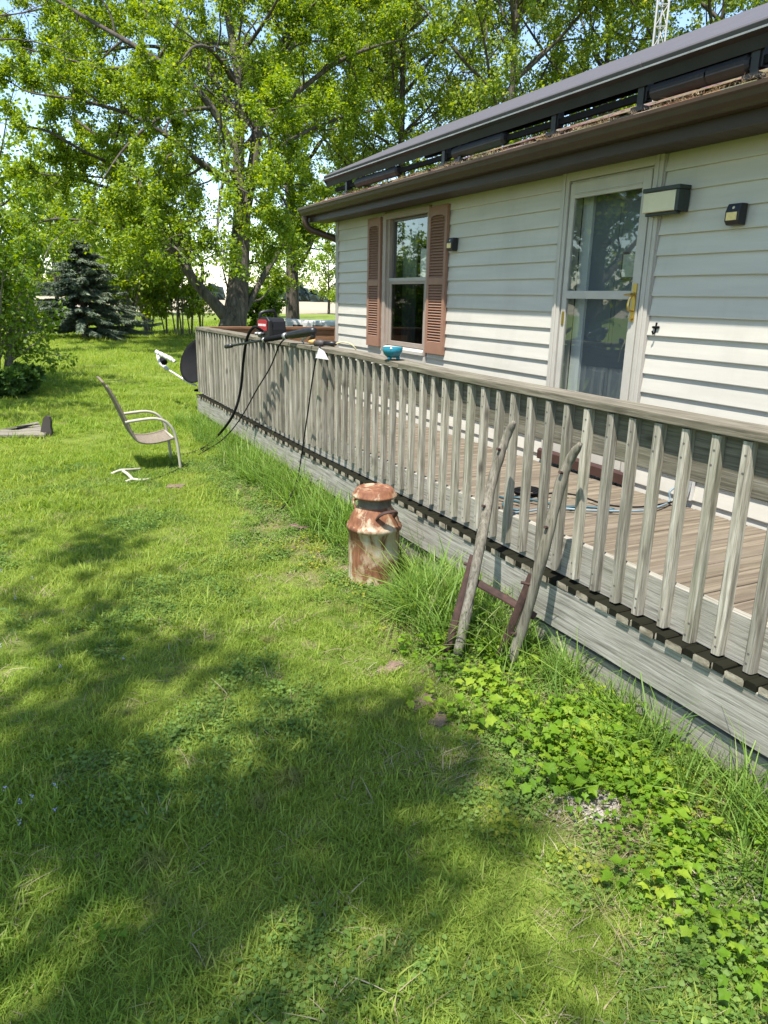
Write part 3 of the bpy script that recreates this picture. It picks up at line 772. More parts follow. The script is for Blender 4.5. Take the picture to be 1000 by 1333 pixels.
# end rail, returning towards the house corner
m = MB(); m.box(-.99, -.85, -1.526, 1.55, 1.22, 1.256); m.build('end_cap', 'wood_cedar_y', deck, bevel=.004)
m = MB(); m.box(-.91, -.872, -1.55, 1.5, 1.03, 1.218); m.box(-.91, -.872, -1.55, 1.5, .40, .53); m.build('end_rail', 'wood_cedar_y', deck, bevel=.003)
me_end = bal_mesh(1.0, 77); me_end.name = 'end_baluster'; me_end.materials.clear(); me_end.materials.append(MATS['wood_cedar_z']); me_end.materials.append(MATS['frame_dark'])
po = None
for i in range(20):
    o = bpy.data.objects.new('baluster', me_end) if po is None else po.copy()
    po = po or o
    COL.objects.link(o); o.parent = deck
    o.location = (-.911, -1.5 + .15 * i, .39); o.scale = (1, 1, .83); o.rotation_euler = (0, 0, R(-90))
q = [.35, 1.46]
for yy in q:
    m = MB(); m.box(-.868, -.78, yy - .044, yy + .044, .0, 1.218); m.build('post', 'wood_cedar_z', deck, bevel=.004)
m = MB(); m.box(-.93, -.89, -1.58, 1.5, .12, .34); m.build('end_rim', 'wood_cedar_y', deck)
for xx in (-.8, 1.6, 4.0, 6.4, 8.8):
    m = MB(); m.box(xx - .045, xx + .045, -1.555, -1.465, 0, .36 + sag(xx)); m.build('support_post', 'wood_z', deck)

# ------------------------------------------------------------------ milk can
c = Wz(486, 754, 0)
can = tag(empty('milk_can', (c[0], c[1], 0), (0, 0, R(8))), 'rusty old metal milk can standing in the grass against the deck', 'milk can')
m = MB(); m.lathe([(0, 0), (.150, 0), (.156, .008), (.152, .02), (.154, .10), (.155, .20), (.154, .33), (.164, .336), (.168, .350), (.164, .364), (.155, .370), (.150, .390), (.138, .42), (.120, .450), (.106, .468), (.101, .478)], 56)
m.build('body', 'rusty_can', can, smooth=True)
m = MB(); m.lathe([(.1015, .474), (.100, .49), (.101, .53), (.107, .548), (.100, .548), (.09, .50)], 48); m.build('neck', 'dark_neck', can, smooth=True)
m = MB(); m.lathe([(.06, .530), (.110, .536), (.131, .533), (.136, .540), (.134, .548), (.124, .556), (.118, .572), (.108, .584), (.097, .588), (.088, .580), (.05, .584), (0, .586)], 56); m.build('lid', 'rusty_can', can, smooth=True)
for a in (R(-2), R(178)):
    m = MB()
    ca, sa_ = math.cos(a), math.sin(a)
    def hp(r, z, t): return (r * ca - t * sa_, r * sa_ + t * ca, z)
    pts = spline([hp(.118, .425, -.058), hp(.150, .455, -.056), hp(.175, .475, -.04), hp(.183, .480, 0), hp(.175, .475, .04), hp(.150, .455, .056), hp(.118, .425, .058)], 6)
    m.tube(pts, .013, 8, flat=.5)
    m.build('handle', 'rust' if a < 1 else 'rusty_can', can, smooth=True)

# ------------------------------------------------------------------ plough handles leaning on the railing
g1 = Wz(596, 858, 0); g2 = Wz(661, 868, 0)
ph = tag(empty('plough_handles', ((g1[0] + g2[0]) / 2, (g1[1] + g2[1]) / 2, 0)), 'pair of grey wooden plough handles with rusty iron straps leaning on the railing', 'plough handles')
off = -np.array(ph.location)
def hand(pix, ys, rad):
    P = [Wy(u, v, y) for (u, v), y in zip(pix, ys)]
    return [p + off for p in P]
h1 = hand([(596, 852), (612, 775), (628, 695), (640, 630), (652, 590), (661, 565), (670, 549)], [g1[1], g1[1] + .09, g1[1] + .19, g1[1] + .28, -1.775, -1.745, -1.735], 0)
h2 = hand([(664, 866), (685, 800), (707, 720), (722, 660), (733, 620), (743, 597), (756, 577)], [g2[1], g2[1] + .065, -1.83, -1.79, -1.768, -1.752, -1.745], 0)
for P in (h1, h2):
    Q = spline(P, 8); n = len(Q)
    rad = [float(np.interp(t, [0, .1, .5, .8, .93, 1], [.023, .026, .0255, .022, .018, .011])) * (1 + .05 * math.sin(t * 23) + .04 * math.sin(t * 61 + 1)) for t in np.linspace(0, 1, n)]
    m = MB(); m.tube(Q, rad, 10, flat=.82); m.build('handle', 'wood_handle', ph, smooth=True, bevel=0)
    # strap along the camera-left edge of the foot
    a, b = Q[0], Q[int(n * .27)]; sd = np.array([-.62, -.40, 0]) * .045
    m = MB(); m.tube([np.array(a) + sd * 1.1 + [-.03, -.03, -.03], np.array(a) + sd + [-.012, -.01, .05], np.array(b) + sd * .75], [.017, .019, .017], 8, flat=.35); st = m.build('strap', 'rust', ph)
    m = MB()
    for f in (.35, .9):
        p_ = np.array(a) * (1 - f) + np.array(b) * f + sd * 1.05
        m.tube([p_ + [.02, .01, 0], p_ + [-.022, -.016, 0]], .008, 8)
    m.build('bolt', 'rust', st)
    for k in (int(n * .42), int(n * .68)):
        m = MB(); q_ = np.array(Q[k]); m.tube([q_, q_ + np.array([.012, -.036, .012])], .007, 8); m.build('bolt', 'rust', ph)
A = np.array(h1[1]) + [0.0, .03, .02]; B = np.array(h2[1]) + [0.0, .03, .01]
A = np.array(Wy(618, 757, g1[1] + .13)) + off; B = np.array(Wy(697, 803, g2[1] + .125)) + off
m = MB(); m.tube([A, (A + B) / 2 + [0, 0, .006], B], [.019, .02, .019], 8, flat=.4); m.build('crossbar', 'rust', ph)

# ------------------------------------------------------------------ sling chair on the lawn
ch = tag(empty('garden_chair', (1.78, -2.7, 0)), 'worn tan sling patio chair with curved ivory arms on the lawn', 'chair'); off = -np.array(ch.location)
XN, XF = 2.02, 1.53
def cp(x, y, z): return np.array([x, y, z]) + off
for x, dz in ((XN, 0), (XF, 0)):
    m = MB(); m.tube(spline([cp(x, -3.0, .50), cp(x, -2.86, .515), cp(x, -2.73, .52), cp(x, -2.63, .485), cp(x, -2.565, .40), cp(x, -2.535, .28), cp(x, -2.52, .12), cp(x, -2.515, .015)], 8), .0145, 8); m.build('arm_frame', 'ivory_paint', ch, smooth=True)
    m = MB(); m.tube(spline([cp(x, -3.14, .85), cp(x, -3.06, .69), cp(x, -2.985, .50), cp(x, -2.93, .36), cp(x, -2.885, .305), cp(x, -2.78, .285), cp(x, -2.65, .30), cp(x, -2.56, .325)], 8), .011, 8); m.build('sling_rail', 'sling_pale', ch, smooth=True)
def sling(pts, name, mat, droop):
    P = spline(pts, 8); m = MB(); nx = 8; rows = []
    for (y, z) in [(p[1], p[2]) for p in P]:
        rows.append([m.bm.verts.new(cp(XF + (XN - XF) * i / nx, y, z - droop * math.sin(math.pi * i / nx))) for i in range(nx + 1)])
    for a, b in zip(rows, rows[1:]):
        for i in range(nx): m.face([a[i], a[i + 1], b[i + 1], b[i]])
    o = m.build(name, mat, ch, smooth=True); md = o.modifiers.new('s', 'SOLIDIFY'); md.thickness = .006; return o
sling([(0, -3.165, .875), (0, -3.14, .85), (0, -3.06, .69), (0, -2.985, .50), (0, -2.93, .36)], 'backrest', 'sling_mesh', .012)
sling([(0, -2.93, .36), (0, -2.885, .305), (0, -2.78, .285), (0, -2.65, .30), (0, -2.56, .325)], 'seat', 'sling_pale', .02)
m = MB(); m.tube([cp(XF, -3.165, .875), cp((XF + XN) / 2, -3.17, .885), cp(XN, -3.165, .875)], .012, 8); m.build('top_rail', 'sling_mesh', ch, smooth=True)
m = MB(); m.tube([cp(XF, -2.56, .315), cp(XN, -2.56, .315)], .011, 8); m.build('front_rail', 'ivory_paint', ch, smooth=True)
for k in range(7):
    z = .40 + .065 * k; y = float(np.interp(z, [.36, .5, .69, .85], [-2.93, -2.985, -3.06, -3.14])) + .012
    m = MB(); m.tube([cp(XF + .01, y, z), cp(XN - .01, y, z)], .006, 6); m.build('slat', 'sling_pale', ch, smooth=True)
fr = tag(empty('metal_frame_piece', (2.1, -3.03, 0)), 'broken ivory tube frame lying in the lawn near the patio chair', 'metal frame'); off2 = -np.array(fr.location)
def zz(u, v, z): return Wz(u, v, z) + off2
m = MB(); m.tube(spline([zz(145, 617, .02), zz(152, 614, .04), zz(159, 612, .06), zz(170, 611.5, .05), zz(183, 610.5, .03)], 6), .013, 8); m.build('rear_tube', 'ivory_paint', fr, smooth=True)
m = MB(); m.tube(spline([zz(158, 612, .05), zz(166, 617, .05), zz(173, 624, .03)], 6), .015, 8); m.build('cross_tube', 'ivory_paint', fr, smooth=True)
m = MB(); m.tube(spline([zz(164, 627, .02), zz(173, 624, .03), zz(184, 625, .025), zz(194, 624, .015)], 6), .013, 8); m.build('front_tube', 'ivory_paint', fr, smooth=True)

# ------------------------------------------------------------------ boot shaped plank piece on the left
bp = tag(empty('plank_sled', (-.6, -3.9, 0)), 'weathered wooden plank sled with an upright dark end board on the lawn', 'wooden sled')
m = MB()
ed = [(-.62, -.28), (.34, .24)]
P = lambda u, v, z: tuple(np.array(Wz(u, v, z)) - np.array(bp.location))
tops = [((0, 566), (58, 566)), ((0, 562), (55, 560)), ((1, 558.5), (53, 555)), ((10, 557.0), (51, 551.5)), ((22, 554.5), (50, 548.5))]
zt = [.05, .055, .065, .085, .11]
for k in range(4):
    (a, b), (c_, d_) = tops[k], tops[k + 1]
    q = [P(*a, zt[k]), P(*b, zt[k]), P(*d_, zt[k + 1] - .004), P(*c_, zt[k + 1] - .004)]
    q = [(p[0], p[1], p[2]) for p in q]; lo = [(p[0], p[1], p[2] - .022) for p in q]
    tv = [m.bm.verts.new(p) for p in q]; bv = [m.bm.verts.new(p) for p in lo]
    m.face(tv); m.face(bv[::-1])
    for i in range(4): m.face([tv[i], bv[i], bv[(i + 1) % 4], tv[(i + 1) % 4]])
m.build('plank_top', 'wood_y', bp)
m = MB(); a = np.array(P(-2, 569, .0)); b = np.array(P(60, 569, .0)); d = (b - a); d /= np.linalg.norm(d); n_ = np.array([-d[1], d[0], 0])
def strip(p, q, th, z0, z1):
    v = [m.bm.verts.new((*((p + n_ * s)[:2]), z)) for z in (z0, z1) for s in (0, th) ] 
    w = [m.bm.verts.new((*((q + n_ * s)[:2]), z)) for z in (z0, z1) for s in (0, th)]
    for k in ((0, 1, 3, 2),): m.face([v[i] for i in k]); m.face([w[i] for i in k][::-1])
    for k in ((0, 1), (1, 3), (3, 2), (2, 0)): m.face([v[k[0]], v[k[1]], w[k[1]], w[k[0]]])
for f0, f1 in ((0, .14), (.36, .50), (.76, .98)): strip(a + (b - a) * f0, a + (b - a) * f1, .03, 0, .028)
strip(a, b, .03, .029, .047); m.build('runner', 'wood_y', bp)
m = MB(); e = np.array(P(56, 563, .05)); 
pr = [(-.09, 0.0), (.11, 0.0), (.13, .05), (.115, .12), (.13, .19), (.11, .235), (.06, .25), (-.0, .225), (-.055, .12), (-.085, .05)]
for t in range(1):
    A = [m.bm.verts.new((e[0] + x * .35, e[1] + x * .55 + .02, z)) for x, z in pr]; B = [m.bm.verts.new((e[0] + x * .35 - .035, e[1] + x * .55 + .045, z)) for x, z in pr]
    m.face(A); m.face(B[::-1])
    for i in range(len(pr)): m.face([A[i], B[i], B[(i + 1) % len(pr)], A[(i + 1) % len(pr)]])
m.build('end_board', 'picture_dark', bp)

# ------------------------------------------------------------------ satellite dish past the end of the deck
_r = Wy(262, 472, -1.0) - CP; D = CP + _r * ((-1.75 - CP[0]) / _r[0])
sd = tag(empty('satellite_dish', (D[0], D[1], 0)), 'black satellite dish with white feed arm past the far deck corner', 'satellite dish')
dirv = Vector((.45, -.80, .38)).normalized(); q = dirv.to_track_quat('Z', 'Y'); Md = Matrix.Translation(Vector((0, 0, D[2]))) @ q.to_matrix().to_4x4()
m = MB(); m.lathe([(0, 0), (.1, .008), (.2, .032), (.3, .075), (.335, .095), (.338, .09), (.3, .066), (.2, .022), (.1, -.004), (0, -.012)], 48); m.bm.transform(Md); m.build('dish', 'black_matte', sd, smooth=True)
L = lambda u, v, y: tuple(Wy(u, v, y) - np.array([D[0], D[1], 0]))
m = MB(); m.tube([L(256, 502, -1.52), L(245, 497.5, -1.62), L(218, 480.5, -1.80)], .016, 8); m.tube([L(218, 480.5, -1.80), L(210, 474, -1.86), L(206, 466, -1.885), L(205, 461, -1.89)], [.03, .032, .027, .02], 8); m.build('feed_arm', 'white_paint', sd, smooth=True)
m = MB(); m.tube([L(212, 467, -1.86), L(214, 472, -1.855)], .05, 8); m.build('feed_bracket', 'black_matte', sd)
for k in range(4):
    u0, v0 = 206 + 5.6 * k, 459.5 + 2.7 * k
    p0 = np.array(L(u0, v0, -1.90)); m = MB(); ax = np.array([.55, .62, -.45]) * .095
    m.tube([p0 - ax * .5, p0 + ax * .2, p0 + ax * .25, p0 + ax * .75], [.033, .033, .024, .024], 10); m.build('feed_horn', 'white_paint', sd, smooth=False)
m = MB(); m.tube([(0, .05, .55), (.02, .12, .45), (.02, .14, 0)], .025, 10); m.tube([(.0, .0, .33), (-.10, -.10, .30), (.02, .14, .28)], .018, 8); m.build('mast', 'black_matte', sd, smooth=True)

# ------------------------------------------------------------------ pressure washer, wand, hose, cords
pw0 = Wy(353, 441, -1.60)
pw = tag(empty('pressure_washer', (pw0[0] - .02, -1.61, caph(pw0[0]) + .042), (0, 0, R(16))), 'black portable pressure washer with red front panel on the railing', 'pressure washer')
pw.scale = (.8, .8, .82)
m = MB(); w, d = .13, .10
prof = [(-w, .02), (-w + .03, 0), (w - .03, 0), (w, .02), (w + .004, .10), (w - .01, .19), (w - .05, .235), (-w + .05, .235), (-w + .01, .19), (-w - .004, .10)]
m.prism(prof, 1, -d * .62, d + .06)
m.build('housing', 'charcoal', pw, bevel=.014)
m = MB(); pr2 = [(-w - .006, .03), (-w + .02, .0), (w - .02, .0), (w + .006, .03), (w + .008, .20), (w - .05, .245), (-w + .05, .245), (-w - .008, .20)]
m.prism(pr2, 1, -d * .62 - .03, -d * .62 + .02); m.build('front_shell', 'black', pw, bevel=.01)
m = MB(); m.prism([(-.095, .085), (.095, .085), (.10, .195), (.06, .212), (-.06, .212), (-.10, .195)], 1, -d * .62 - .0385, -d * .62 - .0305); lab = m.build('label_panel', 'red_label', pw, bevel=.003)
m = MB()
for i, wd_ in enumerate((.014, .010, .014, .012, .010, .014, .012, .012)): m.box(-.08 + i * .0205, -.08 + i * .0205 + wd_, -d * .62 - .0402, -d * .62 - .0387, .137, .163)
m.build('label_stripe', 'label_white', lab)
m = MB(); m.tube(spline([(-.06, -.09, .235), (-.05, -.08, .285), (-.02, 0, .305), (-.02, .09, .30), (-.03, .12, .235)], 6), .019, 10); m.build('carry_handle', 'black', pw, smooth=True)
for x in (-.105, -.035):
    m = MB(); m.tube([(x, -d * .62 - .02, .05), (x, -d * .62 - .075, .045)], [.021, .017], 10); m.build('outlet', 'steel', pw, smooth=True)
m = MB(); m.tube([(.02, -d * .62 - .02, .05), (.02, -d * .62 - .055, .048)], .016, 10); m.build('outlet', 'black', pw, smooth=True)
tip = Wy(294, 451.5, -2.02); gun = Wy(408, 431, -1.60); wl = tag(empty('spray_wand', tuple(gun)), 'long black pressure washer spray wand resting across the railing', 'spray wand'); off = -gun
v = tip - gun; f = lambda t, dz=0: v * t + np.array([0, 0, dz])
m = MB(); m.tube([f(.98), f(.55), f(.50)], [.011, .011, .015], 8); m.tube([f(1.0), f(.92)], .019, 8); m.build('lance', 'black', wl, smooth=True)
m = MB(); m.tube([f(.55), f(.50), f(.34), f(.26)], [.016, .024, .026, .024], 10); m.build('grip', 'black_matte', wl, smooth=True)
m = MB(); m.tube([f(.27), f(.22), f(.10), f(.0), f(-.02)], [.024, .034, .038, .036, .022], 10); m.tube([f(.02, .0), f(.0, -.045), f(.03, -.075)], [.026, .022, .02], 8); m.build('trigger_gun', 'black', wl, smooth=True)
m = MB(); m.tube([f(.30), f(.275)], .029, 12); m.tube([f(.535), f(.515)], .022, 12); m.build('collar', 'steel', wl, smooth=True)
m = MB(); m.tube([f(.06, -.03), f(.12, -.06), f(.10, -.085)], .009, 6); m.build('trigger', 'steel', wl)
def cable(name, pts, r, mat, label, cat, group=None, n=8):
    m = MB(); m.tube(spline(pts, n), r, 7); o = m.build(name, mat, None, smooth=True); return tag(o, label, cat, group)
hz = caph(2) + .052
cable('pressure_hose', [Wy(342, 431, -1.78), Wy(331, 426, -1.86), Wy(322, 440, -1.88), Wy(317, 470, -1.86), Wy(313, 510, -1.86), Wy(302, 543, -1.92), Wz(280, 571, .10), Wz(262, 585, .02), Wz(240, 592, .015), Wz(226, 590, .015)], .014, 'black_matte', 'thick black hose hanging from the pressure washer down the railing', 'hose')
cable('power_cord', [Wy(383, 437, -1.64), Wy(366, 446, -1.715), Wy(352, 478, -1.725), Wy(334, 508, -1.735), Wy(313, 545, -1.76), Wz(290, 572, .20), Wz(262, 590, .03), Wz(236, 608, .02), Wz(210, 620, .02), Wz(185, 627, .015), Wz(160, 631, .012)], .0065, 'black_matte', 'thin black cord crossing the railing and trailing behind the patio chair', 'cord')
cable('plug_cord', [Wy(417, 449, -1.66), Wy(415, 457, -1.71), Wy(409, 480, -1.715), Wy(401, 535, -1.72), Wy(393, 590, -1.725), Wy(388, 620, -1.78), Wz(379, 645, .12), Wz(368, 661, .03), Wz(354, 668, .012)], .006, 'black_matte', 'thin black cord with a white tag hanging down the railing', 'cord')
tg = Wy(419, 457, -1.715)
m = MB(); k = lambda u, v, y=-1.712: tuple(Wy(u, v, y)); m.poly([k(415.5, 453), k(422, 457), k(428, 468.5, -1.72), k(411, 466, -1.722)]); o = m.build('cord_tag', 'paper'); md = o.modifiers.new('s', 'SOLIDIFY'); md.thickness = .002
tag(o, 'white paper tag hanging on the cord by the railing cap', 'tag')
ax = Wy(416, 447, -1.63); cn = tag(empty('hose_connector', tuple(ax)), 'brass and black hose connector lying on the railing cap', 'connector')
dr = np.array([.8, .55, .03]); dr /= np.linalg.norm(dr)
hc = caph(ax[0]) + .066 - ax[2]
m = MB(); m.tube([dr * -.10 + [0, 0, hc + .01], dr * -.045 + [0, 0, hc + .012]], [.014, .02], 10); m.build('nozzle', 'orange_brass', cn, smooth=True)
m = MB(); m.tube([dr * -.045 + [0, 0, hc], dr * .01 + [0, 0, hc], dr * .05 + [0, 0, hc]], [.024, .03, .02], 10); m.build('body', 'picture_dark', cn, smooth=True)
m = MB(); m.tube([dr * .05 + [0, 0, hc], dr * .16 + [0, 0, hc]], [.02, .017], 10); m.build('grip', 'black', cn, smooth=True)
e0 = ax + dr * .16 + [0, 0, hc]
cable('connector_cable', [e0, e0 + dr * .07 + [0, 0, .012], e0 + dr * .13 + [0, .02, -.01], e0 + dr * .14 + [0, .06, -.08], e0 + dr * .13 + [0, .07, -.2]], .006, 'yellow_cable', 'short pale yellow cable end behind the railing cap', 'cable')
# bowl
b0 = Wy(511, 463, -1.63); bz = caph(b0[0]) + .042
bw_ = tag(empty('bowl', (b0[0], -1.63, bz)), 'small glazed teal bowl on the railing cap below the window', 'bowl')
m = MB(); m.lathe([(0, .016), (.034, .016), (.052, .03), (.064, .052), (.068, .082), (.062, .0825), (.057, .055), (.044, .034), (0, .028)], 36); m.build('bowl_body', 'teal_glaze', bw_, smooth=True)
for k in range(3):
    a = R(120 * k - 60); m = MB(); m.tube([(.036 * math.cos(a), .036 * math.sin(a), .02), (.038 * math.cos(a), .038 * math.sin(a), 0)], [.014, .011], 8); m.build('foot', 'teal_glaze', bw_, smooth=True)
# cords lying on the deck
zd = DT + .010
cable('garden_hose', [Wz(u, v, zd) for u, v in [(640, 644), (662, 650), (684, 657), (676, 664), (655, 658), (668, 648), (700, 652), (730, 659), (765, 660), (800, 663)]], .009, 'teal_hose', 'teal garden hose lying on the deck boards behind the plough handles', 'hose')
cable('extension_cord', [Wz(u, v, zd) for u, v in [(622, 668), (660, 668), (690, 665), (720, 661), (760, 664), (800, 665), (840, 664), (862, 658)]] + [Wz(872, 652, zd + .003), Wy(872, 640, -.10), Wy(884, 632, -.04), Wy(893, 632, -.05)], .007, 'pale_cable', 'pale blue extension cord running along the deck to the outlet box', 'cord')
cable('black_cord', [Wz(u, v, zd) for u, v in [(690, 648), (720, 642), (752, 645), (790, 657), (830, 660), (868, 655), (885, 650)]], .006, 'black_matte', 'thin black cord on the deck boards below the storm door', 'cord')
cc = Wz(686, 643, zd); m = MB(); pts = []
for t in np.linspace(0, 2 * math.pi * 3.4, 70): pts.append((cc[0] + (.075 + .006 * t / 6) * math.cos(t), cc[1] + (.075 + .006 * t / 6) * math.sin(t), zd + .004 * t / 3))
m.tube(pts, .007, 6); tag(m.build('cable_coil', 'black_matte', smooth=True), 'small coil of black cable on the deck boards', 'cable coil')

# ------------------------------------------------------------------ edging bricks and stones
def brick(u, v, L, Wd, H, rot, label, name='brick'):
    p = Wz(u, v, 0); t = MB(); vs = t.box(-L / 2, L / 2, -Wd / 2, Wd / 2, -.02, H)
    bmesh.ops.subdivide_edges(t.bm, edges=t.bm.edges[:], cuts=3, use_grid_fill=True)
    for q in t.bm.verts: q.co += Vector((rnd.uniform(-1, 1), rnd.uniform(-1, 1), rnd.uniform(-1, 1))) * .006
    o = t.build(name, 'stone_pink', None, bevel=.006); o.location = (p[0], p[1], 0); o.rotation_euler = (R(rnd.uniform(-5, 5)), R(rnd.uniform(-5, 5)), R(rot)); o.location[2] = -.004; return tag(o, label, 'brick', 'pink edging bricks in the lawn')
brick(229, 636, .15, .09, .035, 60, 'pinkish brick alone in the lawn beside the patio chair')
brick(389, 689, .15, .08, .03, 20, 'pinkish brick at the grass edge between the milk can and the hanging cord')
brick(508, 872, .12, .07, .02, -70, 'half buried edging brick nearest the milk can along the bed edge')
brick(548, 918, .14, .06, .022, -70, 'half buried edging brick in the middle of the bed edge row')
brick(573, 940, .10, .06, .02, -60, 'broken edging brick nearest the camera along the bed edge')
# ------------------------------------------------------------------ white trailer far behind the deck
tc = W(416, 422, 31); tr = tag(empty('camper_trailer', (tc[0], tc[1], 0), (0, 0, R(40))), 'low white camper trailer parked beyond the far end of the deck', 'trailer')
m = MB(); m.prism([(-1.1, .35), (1.1, .35), (1.12, .42), (1.1, 1.0), (1.0, 1.08), (-1.0, 1.08), (-1.1, 1.0)], 0, -3.2, 3.2); m.build('body', 'white_paint', tr, bevel=.06)
for x in (-2.2, -.9, .5, 1.7):
    m = MB(); m.box(x - .35, x + .35, -1.135, -1.11, .58, .82); w_ = m.build('window', 'frame_dark', tr)
    m = MB(); m.box(x - .31, x + .31, -1.142, -1.136, .61, .79); m.build('pane', 'room_dark', w_)
for x in (-.5, .5):
    for y in (-1.02, 1.02):
        m = MB(); m.tube([(x, y - .1, .3), (x, y + .1, .3)], .3, 20); m.build('wheel', 'black_matte', tr)
tr.scale = (.67, .67, .67)
m = MB(); m.tube([(3.2, 0, .4), (4.3, 0, .4)], .05, 8); m.build('hitch', 'black_matte', tr)

# ------------------------------------------------------------------ trees
def vnoise(P, s, seed):
    """cheap smooth value noise"""
    h = np.random.default_rng(seed).random((64, 64)); x = P[:, 0] * s + 100; y = P[:, 1] * s + 100; i = np.floor(x).astype(int); j = np.floor(y).astype(int); f = x - i; q = y - j; f = f * f * (3 - 2 * f); q = q * q * (3 - 2 * q)
    H = lambda a, b: h[a % 64, b % 64]
    return (H(i, j) * (1 - f) + H(i + 1, j) * f) * (1 - q) + (H(i, j + 1) * (1 - f) + H(i + 1, j + 1) * f) * q
def tubes_np(paths, n=6):
    """many tapered tubes -> vertices and quads; paths = list of (points, radii)"""
    V = []; F = []; base = 0
    for P, r in paths:
        P = np.asarray(P, float); k = len(P)
        T = np.gradient(P, axis=0); T /= np.linalg.norm(T, axis=1)[:, None] + 1e-9
        a = np.cross(T, np.array([.31, .17, .93])); a /= np.linalg.norm(a, axis=1)[:, None] + 1e-9
        b = np.cross(T, a); th = np.arange(n) * 2 * np.pi / n
        ring = P[:, None, :] + (a[:, None, :] * np.cos(th)[None, :, None] + b[:, None, :] * np.sin(th)[None, :, None]) * np.asarray(r)[:, None, None]
        V.append(ring.reshape(-1, 3))
        i = np.arange(k - 1)[:, None] * n + np.arange(n)[None, :]; j = np.arange(k - 1)[:, None] * n + (np.arange(n)[None, :] + 1) % n
        F.append(np.stack([i, j, j + n, i + n], -1).reshape(-1, 4) + base); base += k * n
    return np.concatenate(V), np.concatenate(F)
def branch(p, d, L, r0, g, seg=5, wob=.22, lift=.0):
    P = [np.array(p, float)]; d = np.array(d, float); d /= np.linalg.norm(d)
    for i in range(seg):
        d = d + g.normal(0, wob, 3) + np.array([0, 0, lift]); d /= np.linalg.norm(d); P.append(P[-1] + d * L / seg)
    return np.array(P), np.linspace(r0, r0 * .3, seg + 1)
def grow(limbs, g, spacing=(.75, .38), lens=(.42, .42), minlen=.35, maxlen=(3.6, 1.5), start=.22, lift=(.02, -.06), mb=(.8, 1.2)):
    """limbs -> side branches -> twigs; returns tube paths and the twig polylines that carry leaves"""
    wood_ = []; twigs = []
    lvl1 = []
    for P, r in limbs:
        P = np.array(spline(P, 5)); rr = np.interp(np.linspace(0, 1, len(P)), np.linspace(0, 1, len(r)), r); wood_.append((P, rr))
        seg = np.linalg.norm(np.diff(P, axis=0), axis=1); cum = np.r_[0, np.cumsum(seg)]; L = cum[-1]
        t = L * start
        while t < L:
            i = min(np.searchsorted(cum, t), len(P) - 1); p = P[i]; tan = P[i] - P[max(i - 1, 0)]; tan /= np.linalg.norm(tan) + 1e-9
            q = g.normal(0, 1, 3); q -= tan * q.dot(tan); q /= np.linalg.norm(q)
            d = tan * g.uniform(.25, .8) + q + [0, 0, .12]
            ln = min(maxlen[0], max(mb[0], L * lens[0] * (1.15 - .6 * t / L))) * g.uniform(.6, 1.1)
            lvl1.append(branch(p, d, ln, min(rr[i] * .55, .012 + .018 * ln), g, 6, .2, lift[0]))
            t += spacing[0] * g.uniform(.6, 1.4)
        lvl1.append(branch(P[-1], P[-1] - P[-2], mb[1], rr[-1], g, 4, .2, lift[0]))
    for P, r in lvl1:
        wood_.append((P, r)); L = np.linalg.norm(np.diff(P, axis=0), axis=1).sum(); n = max(2, int(L / spacing[1]))
        for k in range(n):
            t = g.uniform(.18, 1); i = int(t * (len(P) - 1)); f = t * (len(P) - 1) - i; p = P[i] * (1 - f) + P[min(i + 1, len(P) - 1)] * f
            tan = P[min(i + 1, len(P) - 1)] - P[max(i - 1, 0)]; tan /= np.linalg.norm(tan) + 1e-9
            q = g.normal(0, 1, 3); q -= tan * q.dot(tan); q /= np.linalg.norm(q) + 1e-9
            ln = min(maxlen[1], max(min(minlen, mb[0] * .6), L * lens[1])) * g.uniform(.6, 1.15)
            tw = branch(p, tan * g.uniform(.3, .9) + q, ln, .012, g, 4, .26, lift[1]); tw = (tw[0], tw[1] * .8); twigs.append(tw)
        twigs.append((P[-3:], r[-3:]))
    return wood_, twigs
def leaves(twigs, g, per, size, spread=.10, droop=.5, cluster=6, mask=None):
    """leaf rhombs in little bunches along the twigs"""
    A = []
    for P, r in twigs:
        k = len(P) - 1; t = g.uniform(.15, 1.0, per) * k; i = np.minimum(t.astype(int), k - 1); f = (t - i)[:, None]
        A.append(P[i] * (1 - f) + P[i + 1] * f)
    A = np.concatenate(A)
    if mask is not None: A = A[mask(A)]
    tone = np.clip(g.normal(.45, .2, len(A)), 0, 1)
    A = np.repeat(A, cluster, 0); tone = np.clip(np.repeat(tone, cluster) + g.normal(0, .1, len(A)), 0, 1)
    N = len(A)
    d = g.normal(0, 1, (N, 3)); d[:, 2] -= droop; d /= np.linalg.norm(d, axis=1)[:, None]
    up = g.normal(0, .55, (N, 3)); up[:, 2] += 1.; s = np.cross(d, up); s /= np.linalg.norm(s, axis=1)[:, None] + 1e-9
    nn = np.cross(s, d)
    L = (size * g.uniform(.65, 1.3, N))[:, None]; w = L * g.uniform(.28, .42, N)[:, None]
    b = A + g.normal(0, spread, (N, 3)) + d * .02
    V = np.stack([b, b + d * L * .45 + s * w + nn * L * .08, b + d * L, b + d * L * .5 - s * w + nn * L * .08], 1).reshape(-1, 3)
    return V, np.arange(N * 4).reshape(-1, 4), tone
